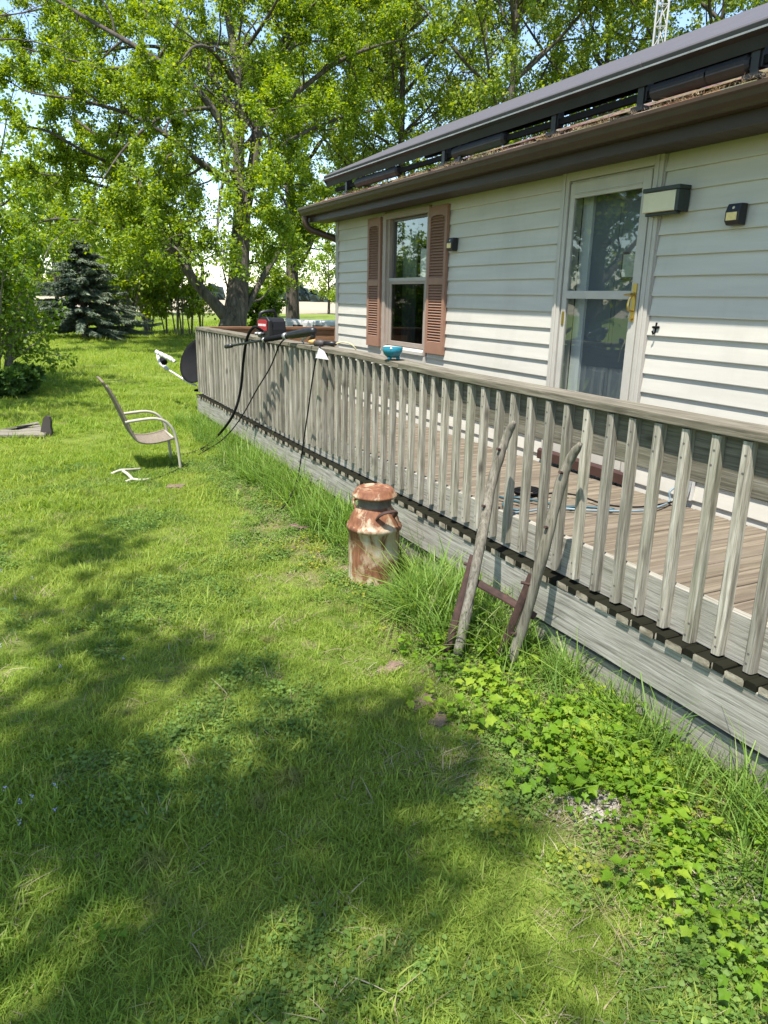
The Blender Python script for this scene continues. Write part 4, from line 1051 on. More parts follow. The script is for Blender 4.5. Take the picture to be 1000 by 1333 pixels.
def tree(name, limbs, seed, label, leafmat, size, per, cluster, base, group=None, cat='tree', barkmat='bark', spacing=(.75, .38), maxlen=(3.6, 1.5), lens=(.42, .42), start=.22, lift=(.02, -.06), spread=.1, mask=None, twigwood=True, crown='crown', trunk='trunk', droop=.5, mb=(.8, 1.2)):
    g = np.random.default_rng(seed); root = tag(empty(name, tuple(base)), label, cat, group)
    wd_, tw = grow(limbs, g, spacing, lens, .35, maxlen, start, lift, mb)
    nl = len(limbs); big = wd_[:nl] if False else wd_
    V, F = tubes_np(big, 9); o = np_mesh(trunk, V - np.array(base), F, barkmat, None, root, True)
    if twigwood:
        V, F = tubes_np([(P, np.maximum(r * .6, .004)) for P, r in tw], 3); tag(np_mesh('twigs', V - np.array(base), F, 'twig', None, root), kind='stuff')
    V, F, t = leaves(tw, g, per, size, spread, droop, cluster, mask)
    np_mesh(crown, V - np.array(base), F, leafmat, t, root)
    return root, len(F)
# the big maple beyond the deck ; limbs laid out in metres round its trunk
D0 = 23.0; B0 = Wz(300, 455, 0)
def LM(pts):
    return [W(u, v, D0 + dd) for u, v, dd in pts]
S = D0 / FPX
limbs = [
    ([B0 - [0, 0, .1], W(302, 430, D0), W(309, 390, D0), W(312, 345, D0), W(314, 305, D0), W(316, 268, D0)], [.56, .44, .35, .31, .29, .27]),
    (LM([(313, 285, -.1), (311, 230, -.2), (311, 190, -.3), (312, 135, -.3), (308, 80, 0), (297, 20, .2), (290, -60, 0), (286, -150, .2)]), [.27, .26, .25, .22, .19, .16, .12, .05]),
    (LM([(318, 280, .1), (328, 225, .3), (338, 160, .5), (352, 95, .8), (372, 50, 1.0), (390, 15, 1.2), (408, -50, 1.5), (425, -130, 1.6)]), [.27, .25, .22, .20, .17, .14, .10, .04]),
    (LM([(300, 420, -.1), (282, 398, -.3), (262, 376, -.4), (240, 346, -.5), (220, 312, -.6), (198, 268, -.6), (170, 222, -.4), (130, 180, 0), (90, 150, .3)]), [.30, .25, .22, .20, .17, .14, .11, .08, .03]),
    (LM([(312, 205, -.2), (275, 140, -.8), (243, 105, -1.2), (205, 78, -1.5), (150, 45, -1.5), (90, 10, -1.3), (30, -30, -1)]), [.17, .16, .14, .12, .09, .07, .03]),
    (LM([(319, 405, .1), (342, 362, .6), (372, 316, 1.2), (405, 285, 1.8), (430, 270, 2.2)]), [.15, .13, .10, .07, .03]),
    (LM([(338, 165, .5), (385, 122, .2), (438, 82, 0), (490, 60, -.2), (530, 50, 0)]), [.13, .11, .09, .06, .03]),
    (LM([(313, 248, -.2), (265, 215, -1.2), (225, 182, -2), (170, 150, -2.5), (110, 132, -2.8), (45, 122, -3)]), [.14, .12, .10, .08, .06, .03]),
    (LM([(311, 150, 0), (250, 65, .8), (190, 5, 1.5), (150, -60, 2)]), [.14, .11, .08, .03]),
    (LM([(314, 255, -.2), (300, 222, -1.6), (292, 232, -3.2), (286, 262, -4.6), (284, 300, -5.4)]), [.11, .09, .07, .05, .02]),
    (LM([(312, 180, -.2), (330, 150, -1.8), (345, 160, -3.4), (352, 190, -4.4)]), [.10, .08, .06, .02]),
    (LM([(312, 120, -.1), (280, 70, -1.8), (255, 60, -3.4), (235, 80, -4.6)]), [.10, .08, .06, .02]),
    (LM([(341, 205, .6), (398, 172, .8), (448, 152, 1.2), (495, 142, 1.6)]), [.10, .08, .06, .03]),
    (LM([(222, 316, -.6), (185, 306, -1.5), (130, 292, -2.0), (75, 285, -2.5), (30, 296, -3)]), [.10, .085, .07, .05, .02]),
    (LM([(240, 346, -.5), (215, 320, -2), (225, 320, -3.6), (240, 335, -4.6)]), [.09, .07, .05, .02]),
    (LM([(198, 268, -.6), (150, 248, -.6), (95, 232, -.4), (45, 225, 0)]), [.09, .07, .05, .02]),
    (LM([(352, 95, .8), (400, 40, 2.4), (440, 5, 3.6), (480, -30, 4.4)]), [.11, .09, .06, .02]),
    (LM([(310, 200, 0), (330, 170, 2.0), (300, 140, 4.0), (280, 110, 5.2)]), [.11, .09, .06, .02]),
    (LM([(262, 376, -.4), (262, 340, 1.), (235, 300, 2.4), (205, 260, 3.4)]), [.09, .07, .05, .02]),
    (LM([(328, 225, .3), (355, 240, -1.0), (372, 265, -2.2), (380, 300, -3.0)]), [.09, .07, .05, .02]),
    (LM([(205, 78, -1.5), (140, 90, -2.2), (80, 75, -2.6), (20, 60, -3)]), [.08, .06, .05, .02]),
    (LM([(308, 80, 0), (350, 20, -1.5), (370, -20, -2.6)]), [.09, .07, .02]),
    (LM([(250, 65, .8), (180, 60, 1.5), (110, 70, 1.8), (50, 60, 2)]), [.09, .07, .05, .02]),
    (LM([(190, 5, 1.5), (120, -10, 1.8), (60, 10, 1.5), (10, 20, 1)]), [.09, .07, .05, .02]),
    (LM([(170, 222, -.4), (115, 200, -1.4), (60, 170, -2), (15, 165, -2.2)]), [.08, .06, .05, .02]),
    (LM([(275, 140, -.8), (215, 150, -2.4), (165, 190, -3.2), (130, 240, -3.6)]), [.08, .06, .05, .02]),
]
maple_keep = lambda A: (A[:, 2] > 2.0) & ((np.abs((A - B0) @ HR - .25) > .95) | (A[:, 2] > 9.5) | (rng.random(len(A)) < .2))
limbs = [limbs[0]] + [(P_, [q * .72 for q in r__]) for P_, r__ in limbs[1:]]
r_, n1 = tree('maple_tree', limbs, 5, 'large spreading maple with thick dark forked trunk beyond the deck', 'leaf_maple', .09, 20, 8, B0, maxlen=(3.0, 1.3), spread=.09, mask=maple_keep, spacing=(.50, .31))
tot = n1
# trees behind the house and beyond the maple
def generic_limbs(base, H, Rr, g, nl=9, r0=.22, fork=.28, lean=(0, 0)):
    base = np.array(base, float); L = []; top = base + [lean[0], lean[1], H * .97]
    tr = [base - [0, 0, .1], base + [g.normal(0, .1), g.normal(0, .1), H * .25], base + [lean[0] * .5, lean[1] * .5, H * .5], base + [lean[0] * .8, lean[1] * .8, H * .75], top]
    L.append((tr, [r0 * 1.25, r0, r0 * .75, r0 * .45, .03]))
    for k in range(nl):
        t = fork + (.88 - fork) * (k + .5) / nl; a = k * 2.4 + g.uniform(-.4, .4); i = t * 4; j = min(int(i), 3); f = i - j
        p = np.array(tr[j]) * (1 - f) + np.array(tr[j + 1]) * f
        ln = Rr * (1.15 - .75 * abs(t - .45)) * g.uniform(.75, 1.1); up = .35 + .75 * t
        d = np.array([math.cos(a), math.sin(a), up]); q1 = p + d * ln * .35; q2 = p + d * ln * .7 + [0, 0, .1 * ln]; q3 = p + d * ln + [g.normal(0, .2), g.normal(0, .2), .05 * ln]
        L.append(([p, q1, q2, q3], [r0 * .42, r0 * .3, r0 * .18, .02]))
    return L
back = [
    (520, 30, 15.5, 5.2, 'tall leafy tree rising behind the left end of the solar panels', 21),
    (655, 27, 15.0, 5.0, 'tall leafy tree rising behind the middle of the solar panels', 22),
    (770, 29, 15.5, 5.0, 'tall leafy tree just left of the lattice tower behind the roof', 23),
    (905, 26, 13.8, 4.4, 'tall leafy tree right of the lattice tower behind the roof', 24),
    (455, 36, 16.5, 5.5, 'tall tree behind the house corner partly hidden by the maple', 25),
]
for u, d, H, Rr, lab, seed in back:
    g = np.random.default_rng(seed); p = W(u, 300, d); p[2] = 0
    _, n = tree('shade_tree', generic_limbs(p, H, Rr, g, 15, .17, .22), seed, lab, 'leaf_back', .115, 12, 6, p, 'trees behind the house', maxlen=(3.0, 1.3), lens=(.5, .45), spacing=(.7, .42), spread=.11, lift=(.05, -.03)); tot += n
p = Wz(381, 427, 0); p = CP + (p - CP) * .93; p[2] = 0; g = np.random.default_rng(31)
_, n = tree('shade_tree', generic_limbs(p, 12, 4.2, g, 11, .30, .20), 31, 'tree with straight trunk standing right of the maple beyond the deck', 'leaf_maple', .15, 6, 6, p, maxlen=(2.6, 1.2), lens=(.5, .45), spacing=(.8, .5), spread=.11, start=.3); tot += n
# tree and shrubs on the far lawn
p = Wz(12, 505, 0); g = np.random.default_rng(41); p = p + np.array([0, -.25, 0])
L = []
for k in range(11):
    a = k * 2.4 + .3; q = p + [.35 * math.cos(a) * g.uniform(.2, 1), .35 * math.sin(a) * g.uniform(.2, 1), -.05]; ln = g.uniform(1.8, 3.0)
    o_ = np.array([math.cos(a), math.sin(a), 0]) * g.uniform(.35, .85)
    L.append(([q, q + o_ * .35 + [0, 0, ln * .35], q + o_ * .8 + [0, 0, ln * .72], q + o_ * 1.25 + [0, 0, ln]], [.035, .028, .02, .008]))
tree('tall_shrub', L, 41, 'tall many stemmed shrub with pale green leaves on the left lawn', 'leaf_shrub', .08, 7, 6, p, cat='shrub', barkmat='bark_grey', spacing=(.30, .22), maxlen=(1.3, .6), lens=(.42, .5), start=.25, lift=(.03, -.04), spread=.07, crown='foliage', trunk='stems', mask=lambda A: A[:, 2] > .35, mb=(.4, .5))
def leafy_shrub(name, base, H, Rr, seed, label, mat, size, cat='shrub', n=8, per=4, cl=5, bark='bark_grey', st=.25, group=None):
    g = np.random.default_rng(seed); L = []; base = np.array(base, float)
    for k in range(n):
        a = k * 2.4 + g.uniform(-.3, .3); o_ = np.array([math.cos(a), math.sin(a), 0]) * Rr * g.uniform(.25, 1.); q = base + o_ * .12; h = H * g.uniform(.7, 1.0)
        L.append(([q - [0, 0, .05], q + o_ * .3 + [0, 0, h * .4], q + o_ * .65 + [0, 0, h * .75], q + o_ * .85 + [0, 0, h]], [.02 * H ** .5, .016 * H ** .5, .011, .005]))
    return tree(name, L, seed, label, mat, size, per, cl, base, group, cat, bark, spacing=(.12 * H, .10 * H), maxlen=(.32 * H, .18 * H), lens=(.4, .5), start=st, lift=(.04, 0), spread=.025 * H, crown='foliage', trunk='stems', mb=(.2 * H, .14 * H))
leafy_shrub('leafy_shrub', Wz(16, 512, 0) + np.array([.35, -.1, 0]), .36, .8, 42, 'low dark leafy undergrowth at the foot of the tall shrub', 'leaf_dark', .10, n=22, per=6, cl=6, st=.1)
leafy_shrub('leafy_shrub', Wz(331, 432, 0) * np.array([.86, .86, 1]) + np.array([.6, 0, 0]), 1.75, .8, 43, 'bright yellow green shrub beside the right of the maple trunk', 'leaf_bright', .11, n=12, per=6)
for i, (u, v, H, Rr, seed, lab) in enumerate([(165, 436, 4.6, 1.7, 51, 'slender thicket shrub right of the dark spruce'), (192, 433, 4.2, 1.3, 52, 'thin leafy shrub between the spruce and the saplings')]):
    leafy_shrub('thicket_shrub', Wz(u, v, 0), H, Rr, seed, lab, 'leaf_maple', .16, n=10, per=4, cl=5, st=.18)
for i, (u, v, H, seed, lab) in enumerate([(217, 436, 2.4, 61, 'young sapling with a bent stem at the lawn edge, leftmost of five'), (231, 437, 2.9, 62, 'slim straight sapling at the lawn edge, second of five'), (238, 437, 3.1, 63, 'slim straight sapling in the middle of the five'), (249, 436, 2.7, 64, 'leafy sapling at the lawn edge left of the deck corner'), (262, 435, 2.6, 65, 'leafy sapling closest to the maple trunk')]):
    leafy_shrub('sapling', Wz(u, v, 0), H, .5, seed, lab, 'leaf_maple', .15, 'sapling', n=3, per=3, cl=5, st=.35, group='saplings along the lawn edge')
for i, (u, d, H, Rr, seed, lab) in enumerate([(205, 62, 6.5, 3.2, 71, 'small rounded tree out on the field edge behind the saplings'), (350, 60, 5.0, 2.6, 72, 'low tree on the field edge right of the maple trunk'), (428, 75, 6, 2.6, 73, 'small tree on the field edge beside the house corner'), (10, 40, 8.5, 4., 74, 'leafy tree far behind the tall shrub'), (75, 46, 8.0, 4., 75, 'leafy tree far behind the spruce'), (128, 58, 8.5, 4.2, 76, 'broad field edge tree showing just right of the spruce top'), (165, 64, 7.5, 3.8, 77, 'broad field edge tree seen above the thicket shrubs'), (40, 66, 9.5, 4.6, 78, 'tallest field edge tree showing between the tall shrub and the spruce')]):
    p = W(u, 400, d); p[2] = 0; g = np.random.default_rng(seed)
    tree('field_tree', generic_limbs(p, H, Rr, g, 9, .12, .12), seed, lab, 'leaf_maple', .26, 6, 4, p, 'small trees along the field edge', maxlen=(2.2, 1.1), lens=(.5, .5), spacing=(.8, .6), spread=.2, twigwood=False)
# spruce
def spruce(base, H, Rb, seed, label, name='spruce_tree'):
    g = np.random.default_rng(seed); root = tag(empty(name, tuple(base)), label, 'tree')
    paths = [(np.array([[0, 0, -.05], [0, 0, H * .5], [0, 0, H]]), np.array([.16, .09, .02]))]; V = []; T = []
    z = .35
    while z < H * .97:
        nb = 13 if z < H * .7 else 8; Rz = Rb * (1 - z / H) ** .85 + .1
        for k in range(nb):
            a = g.uniform(0, 6.28); L = Rz * g.uniform(.6, 1.18); dr = g.uniform(.05, .38)
            t = np.linspace(0, 1, 7); P = np.stack([np.cos(a) * L * t, np.sin(a) * L * t, z + L * (.16 * t - dr * 2.2 * t ** 2 + dr * 1.3 * t ** 3)], 1)
            P += g.normal(0, .02, P.shape); paths.append((P, np.linspace(.028, .006, 7)))
            m_ = int(110 + 230 * L); tt = g.uniform(.12, 1, m_) ** .8; i = np.minimum((tt * 6).astype(int), 5); f = (tt * 6 - i)[:, None]; c = P[i] * (1 - f) + P[i + 1] * f
            side = np.array([-math.sin(a), math.cos(a), 0]); out = np.array([math.cos(a), math.sin(a), 0]); sg = g.choice([-1, 1], m_)[:, None]
            d = side * sg * g.uniform(.3, 1, (m_, 1)) + out * g.uniform(.3, 1, (m_, 1)) + np.array([0, 0, -1]) * g.uniform(.05, .75, (m_, 1)); d /= np.linalg.norm(d, axis=1)[:, None]
            ln = (.20 * g.uniform(.5, 1.3, m_) * (1.2 - .5 * tt))[:, None]; w = np.cross(d, g.normal(0, 1, (m_, 3))); w /= np.linalg.norm(w, axis=1)[:, None]; w *= ln * .2
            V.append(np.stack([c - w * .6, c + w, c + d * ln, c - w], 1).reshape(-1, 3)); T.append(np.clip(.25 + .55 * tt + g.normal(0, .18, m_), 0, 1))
        z += g.uniform(.13, .24)
    Vt, Ft = tubes_np(paths, 6); np_mesh('trunk', Vt, Ft, 'bark', None, root, True)
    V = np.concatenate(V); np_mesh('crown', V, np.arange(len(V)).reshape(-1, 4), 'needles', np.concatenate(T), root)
    return len(V) // 4
p = Wz(112, 441, 0); tot += spruce(p, 3.6, 2.6, 81, 'dark blue green spruce with drooping boughs on the far lawn')
# the trees on the photographer's side of the lawn: they throw the dappled shade and fill the window reflections
CROWNS = []
def shade_maker(base, H, Rr, seed, label, per, spots, hc, size=.12, nl=10, mask=None, fork=.32, start=.5):
    g = np.random.default_rng(seed); L = generic_limbs(base, H, Rr, g, nl, .26, fork)
    for (X, Y, dz) in spots:       # outer boughs, given by where their shade falls on the lawn
        h = hc + dz; e = np.array([X, Y, 0]) + SUN / SUN[2] * h
        s_ = np.array(base) + [0, 0, h * .62]; mid = (s_ + e) / 2 + [0, 0, .5]
        L.append(([s_, s_ * .6 + e * .4 + [0, 0, .45], mid * .4 + e * .6, e], [.05, .035, .025, .01]))
    return tree('shade_tree', L, seed, label, 'leaf_maple', size, per, 6, base, 'trees on the camera side of the lawn', mask=mask, maxlen=(1.9, .9), lens=(.4, .45), spacing=(.7, .4), spread=.10, start=start)
spots = [(3.7, -3.85, .2), (4.1, -3.6, .5), (4.5, -3.4, 0), (5.2, -3.3, .6), (4.7, -3.85, .3), (5.5, -3.9, 0), (5.9, -3.5, .5), (6.2, -3.2, 0), (6.6, -3.4, .8), (6.9, -3.1, .4), (7.2, -3.6, 0), (7.3, -2.9, .5), (7.6, -3.3, .2), (7.8, -2.9, .7), (8.1, -2.75, .1), (7.5, -4.0, .5), (6.7, -4.1, 0), (8.3, -3.2, .4), (6.9, -2.7, .2), (8.6, -2.6, .5), (7.9, -3.3, .6), (8.0, -2.95, .1), (7.7, -2.6, .4), (8.25, -2.5, .2), (7.4, -3.2, .7), (8.4, -2.9, .9), (7.0, -2.75, .9), (7.6, -2.9, 1.1)]
def crown_edge(A):
    # the crown stops short of the deck and has gaps between its boughs
    h = A[:, 2] / SUN[2]; X = A[:, 0] - SUN[0] * h; Y = A[:, 1] - SUN[1] * h; Q = np.stack([X, Y], 1)
    lim = np.interp(X, [3.0, 3.5, 4.2, 4.8, 5.5, 6.5, 7.2, 7.6, 8.3, 9.5], [-4.3, -3.7, -3.45, -3.25, -3.05, -2.75, -2.55, -2.42, -2.35, -2.3]) + (vnoise(Q, 2.3, 5) - .5) * .7
    gap = vnoise(Q, 2.9, 23) * .55 + vnoise(Q, 6.8, 7) * .45
    return (Y < lim) & (rng.random(len(A)) < np.clip((gap - .45) / .10, .02, .8))
shade_maker((11.3, -9.6, 0), 13.5, 3.2, 91, 'broad shade tree behind the camera casting dappled shade on the lawn', 4, spots, 9.2, mask=crown_edge)
shade_maker((-4.6, -8.4, 0), 8.6, 3.2, 92, 'shade tree left of the frame throwing shade strips across the far lawn', 4, [(-2.6, -2.6, 0), (-3.6, -2.4, .3), (-4.6, -1.9, 0), (-1.8, -3.0, 0), (-5.4, -1.5, 0), (-3., -1.7, .2)], 5.2, .12, 16, lambda A: A[:, 1] < -4.7, .12, .15)
shade_maker((1.5, -13.5, 0), 9.5, 4.2, 93, 'round leafy tree well behind the camera facing the window', 9, [], 6, .14, 20, None, .08, .12)
shade_maker((-9.5, -12.5, 0), 10.5, 4.4, 94, 'second leafy tree left of the frame facing the storm door', 9, [], 6, .14, 20, None, .08, .12)
# distant wood line
g = np.random.default_rng(101); V = []; F = []
x = -700.
while x < 60:
    w = g.uniform(8, 20); h = g.uniform(3, 8) * (1.0 if g.random() < .75 else .3); cx, cy = x, 250 + g.normal(0, 8)
    for k in range(int(26)):
        c = np.array([cx + g.normal(0, w * .35), cy + g.normal(0, 3), h * g.uniform(.15, .95)]); r = g.uniform(1.0, 2.4)
        a = g.normal(0, 1, (6, 3)); b = len(V)
        V += [c + r * np.array(q) for q in ((1, 0, -.4), (.3, 1, 0), (-1, .2, .2), (0, -.8, .9))]; F.append([b, b + 1, b + 2, b + 3])
        V += [c + r * np.array(q) for q in ((-.8, 0, -.9), (.9, .3, -.8), (.7, -.2, .7), (-.6, .2, .9))]; F.append([b + 4, b + 5, b + 6, b + 7])
    x += w * .7
Rz_ = np.array(Matrix.Rotation(R(60), 3, 'Z')); V = np.array(V) @ Rz_.T
o = np_mesh('treeline', V, F, 'far_trees'); tag(o, 'distant line of trees along the horizon beyond the field', 'trees', kind='stuff')
print('tree faces', tot)

# ------------------------------------------------------------------ grass, ground cover and litter
SRC = bpy.data.collections.new('plant_sources')        # holds the little plants that the lawn objects scatter
def src(name, V, F, mat, vals):
    cname = name.rsplit('_', 1)[0]
    me = bpy.data.meshes.new(name); V = np.asarray(V, np.float32); F = np.asarray(F, np.int32); k = F.shape[1]
    me.vertices.add(len(V)); me.vertices.foreach_set('co', V.ravel()); me.loops.add(F.size); me.loops.foreach_set('vertex_index', F.ravel())
    me.polygons.add(len(F)); me.polygons.foreach_set('loop_start', np.arange(0, F.size, k, dtype=np.int32))
    a = me.attributes.new('v', 'FLOAT', 'FACE'); a.data.foreach_set('value', np.asarray(vals, np.float32)); me.update(calc_edges=True)
    me.materials.append(MATS[mat]); return bpy.data.objects.new(name, me)
def blades(g, n, rad, h0, h1, w, bend, segs=3, lean=.25):
    """grass blades as bent tapering strips"""
    V = []; F = []; T = []
    for i in range(n):
        a = g.uniform(0, 6.283); r = rad * math.sqrt(g.random()); p = np.array([r * math.cos(a), r * math.sin(a), -.005]); h = g.uniform(h0, h1)
        az = g.uniform(0, 6.283); d = np.array([math.cos(az), math.sin(az), 0]); s = np.array([-d[1], d[0], 0]); ww = w * g.uniform(.7, 1.25); bd = bend * g.uniform(.3, 1.4); ln = g.normal(0, lean)
        b = len(V); tone = g.random()
        for k in range(segs + 1):
            t = k / segs; q = p + d * h * (ln * t + bd * t * t) + np.array([0, 0, 1]) * h * (t - .38 * min(bd, 1.6) * t * t)
            wk = ww * (1 - t) ** .7 * .5 + .0002; V += [q - s * wk, q + s * wk]
        for k in range(segs): F.append([b + 2 * k, b + 2 * k + 1, b + 2 * k + 3, b + 2 * k + 2]); T.append(tone)
    return V, F, T
def leafplant(g, n, rad, size, hgt, lobes, depth, fold=.25, m_=10, curl=.18):
    """a clump of broad leaves on thin stalks, each leaf a lobed, folded blade built round its midrib"""
    V = []; F = []; T = []
    for i in range(n):
        a = g.uniform(0, 6.283); r = rad * g.uniform(.1, 1); h = hgt * g.uniform(.25, 1.15); c = np.array([r * math.cos(a), r * math.sin(a), h]); L = size * g.uniform(.5, 1.3)
        out = np.array([math.cos(a + g.normal(0, .7)), math.sin(a + g.normal(0, .7)), g.normal(-.15, .4)]); out /= np.linalg.norm(out); s = np.cross(out, [0, 0, 1]); s /= np.linalg.norm(s); nn = np.cross(s, out)
        ring = []; ph = g.uniform(-.2, .2); fo = fold * g.uniform(.3, 1.6); cu = curl * g.uniform(.3, 2.); wd = g.uniform(.85, 1.1)
        for k in range(m_):
            th = 2 * math.pi * k / m_; rr = .5 * (1 - depth * (.5 - .5 * math.cos(th * lobes))) * (1 + .14 * math.cos(th)) * (1 + (.05 * (-1) ** k if m_ > 12 else 0)) * (1 - .45 * math.exp(-((abs(th - math.pi)) / .22) ** 2) * (m_ > 12))
            x = rr * math.cos(th + ph * .3) * 1.05; y = rr * math.sin(th) * wd
            ring.append(c + out * L * (x + .5) + s * L * y + nn * L * (fo * abs(y) - cu * (x * x + .5 * y * y) * 2 + g.normal(0, .015)))
        b = len(V); V.append(c + out * L * .45); V += ring; tone = np.clip(g.normal(.48, .24), 0, 1)
        for k in range(0, m_, 2): F.append([b, b + 1 + k, b + 1 + (k + 1) % m_, b + 1 + (k + 2) % m_]); T.append(np.clip(tone + g.normal(0, .05), 0, 1))
        st = len(V); q = np.array([c[0] * .15, c[1] * .15, 0]); V += [q, q + s * .0012, c + s * .0012, c]; F.append([st, st + 1, st + 2, st + 3]); T.append(.3)
    return V, F, T
def scatter_group(sources, cname):
    c = bpy.data.collections.new(cname)
    for o in sources: c.objects.link(o)
    ng = bpy.data.node_groups.new(cname, 'GeometryNodeTree')
    ng.interface.new_socket('Geometry', in_out='INPUT', socket_type='NodeSocketGeometry'); ng.interface.new_socket('Geometry', in_out='OUTPUT', socket_type='NodeSocketGeometry')
    N = ng.nodes; gi = N.new('NodeGroupInput'); go = N.new('NodeGroupOutput'); ip = N.new('GeometryNodeInstanceOnPoints'); ci = N.new('GeometryNodeCollectionInfo')
    ci.inputs['Collection'].default_value = c; ci.inputs['Separate Children'].default_value = True; ci.inputs['Reset Children'].default_value = True
    def na(nm, ty):
        n = N.new('GeometryNodeInputNamedAttribute'); n.data_type = ty; n.inputs['Name'].default_value = nm; return n.outputs['Attribute']
    L = ng.links.new; L(gi.outputs[0], ip.inputs['Points']); L(ci.outputs[0], ip.inputs['Instance']); ip.inputs['Pick Instance'].default_value = True
    L(na('pick', 'INT'), ip.inputs['Instance Index']); L(na('rot', 'FLOAT_VECTOR'), ip.inputs['Rotation']); L(na('scl', 'FLOAT'), ip.inputs['Scale']); L(ip.outputs[0], go.inputs[0])
    return ng
def scatter(name, P, scl, ng, nsrc, label, cat, tilt=.12):
    P = np.asarray(P, np.float32); n = len(P); me = bpy.data.meshes.new(name); me.vertices.add(n); me.vertices.foreach_set('co', P.ravel())
    a = me.attributes.new('pick', 'INT', 'POINT'); a.data.foreach_set('value', rng.integers(0, nsrc, n).astype(np.int32))
    rot = np.stack([rng.normal(0, tilt, n), rng.normal(0, tilt, n), rng.uniform(0, 6.283, n)], 1).astype(np.float32)
    a = me.attributes.new('rot', 'FLOAT_VECTOR', 'POINT'); a.data.foreach_set('vector', rot.ravel())
    a = me.attributes.new('scl', 'FLOAT', 'POINT'); a.data.foreach_set('value', np.asarray(scl, np.float32))
    o = link(name, me); md = o.modifiers.new('scatter', 'NODES'); md.node_group = ng; return tag(o, label, cat, None, 'stuff')
g = np.random.default_rng(201)
lawn_src = [src('blade_%d' % i, *[x for x in (lambda b: (b[0], b[1]))(b)], 'grass_lawn', b[2]) for i, b in enumerate([blades(g, 60, .062, .014, .046, .0030, .7, 2, .6) for _ in range(6)] + [blades(g, 26, .06, .02, .062, .0062, .7, 3, .5) for _ in range(2)] + [blades(g, 46, .07, .012, .036, .0034, 1.3, 2, 1.0)])]
ngl = scatter_group(lawn_src, 'lawn_blades')
def region(n, x0, x1, y0, y1): return np.stack([rng.uniform(x0, x1, n), rng.uniform(y0, y1, n), np.zeros(n)], 1)
def inview(P, pad=.06):
    d = P - CP; z = d @ FW; u = (d @ RT) / z * FPX; v = (d @ UPV) / z * FPX
    return (z > .3) & (np.abs(u) < 500 * (1 + pad) + 60 / z * 10) & (np.abs(v) < 666 * (1 + pad) + 120 / z)
def bedmask(P):
    """0 on the lawn, 1 in the strip of bed along the deck"""
    e = P[:, 1] + (vnoise(P, 1.6, 3) - .5) * .55
    return np.clip((e + 2.5) / .35, 0, 1) * np.clip((P[:, 0] - .6) / 1.5, 0, 1)
XS = []; SC = []
for (d0, d1, dens, sc) in ((0, 3.2, 950, .9), (3.2, 5.5, 620, 1.0), (5.5, 9, 300, 1.25), (9, 15, 120, 1.7), (15, 30, 30, 2.6), (30, 50, 9, 4.0)):
    R0 = d1 + .5; area = (2 * R0) ** 2; n = int(area * dens * .5)
    P = region(int(area * dens), CP[0] - R0, CP[0] + R0, CP[1] - R0, CP[1] + R0)
    dd = np.hypot(P[:, 0] - CP[0], P[:, 1] - CP[1]); P = P[(dd >= d0) & (dd < d1)]; P = P[inview(P, .12)]
    P = P[~((P[:, 1] > -1.67) & (P[:, 0] > -.9) & (P[:, 1] < 9))]
    bm_ = bedmask(P); P = P[rng.random(len(P)) > bm_ * .80]
    bare = vnoise(P, 2.7, 9) * .6 + vnoise(P, 6.5, 10) * .4; P = P[rng.random(len(P)) < np.clip((bare - .18) / .2, .25, 1)]
    XS.append(P); SC.append(sc * rng.uniform(.7, 1.25, len(P)) * (1 + .5 * (vnoise(P, 1.3, 12) - .5) + .5 * (vnoise(P, 6.1, 13) - .5)))
P = np.concatenate(XS); scatter('grass', P, np.concatenate(SC), ngl, len(lawn_src), 'short mown lawn grass', 'grass'); print('lawn tufts', len(P))
# tall grass along the deck
tall = [src('tall_%d' % i, b[0], b[1], 'grass_tall', b[2]) for i, b in enumerate([blades(g, 24, .075, .16, .40, .0098, .8, 5, .36) for _ in range(5)] + [blades(g, 14, .08, .22, .46, .0045, .5, 5, .4)])]
ngt = scatter_group(tall, 'tall_blades')
P = region(2600, -.9, 9.0, -2.10, -1.70); w_ = np.clip((P[:, 1] + 2.10) / .30, .05, 1)
dens = np.interp(P[:, 0], [-1, 0, 2, 4.6, 5.0, 5.6, 5.75, 6.6, 6.75, 7.3, 7.6, 8.2, 9], [.55, .8, .9, .9, .35, .3, 1., .95, .4, .5, .6, .6, .6]); P = P[rng.random(len(P)) < dens * w_ * .50]
P = P[np.hypot(P[:, 0] - can.location[0], P[:, 1] - can.location[1]) > .17]
hs = np.interp(P[:, 0], [-1, 2, 5, 5.7, 6.5, 6.7, 7.5, 9], [.75, .9, .95, 1.1, 1.0, .75, .75, .7]) * rng.uniform(.6, 1.15, len(P))
X2 = region(200, 5.55, 6.45, -2.18, -1.73); X2 = X2[np.hypot(X2[:, 0] - can.location[0], X2[:, 1] - can.location[1]) > .18][:120]
P = np.concatenate([P, X2]); hs = np.r_[hs, rng.uniform(.6, 1.1, len(X2))]
cq = P[:, :2] - np.array(can.location[:2]); ok_ = ~((np.hypot(cq[:, 0], cq[:, 1]) < .42) & (cq @ np.array([.85, -.5]) > .02)); P = P[ok_]; hs = hs[ok_]
scatter('tall_grass', P, hs, ngt, len(tall), 'long uncut grass along the foot of the deck', 'grass', .16)
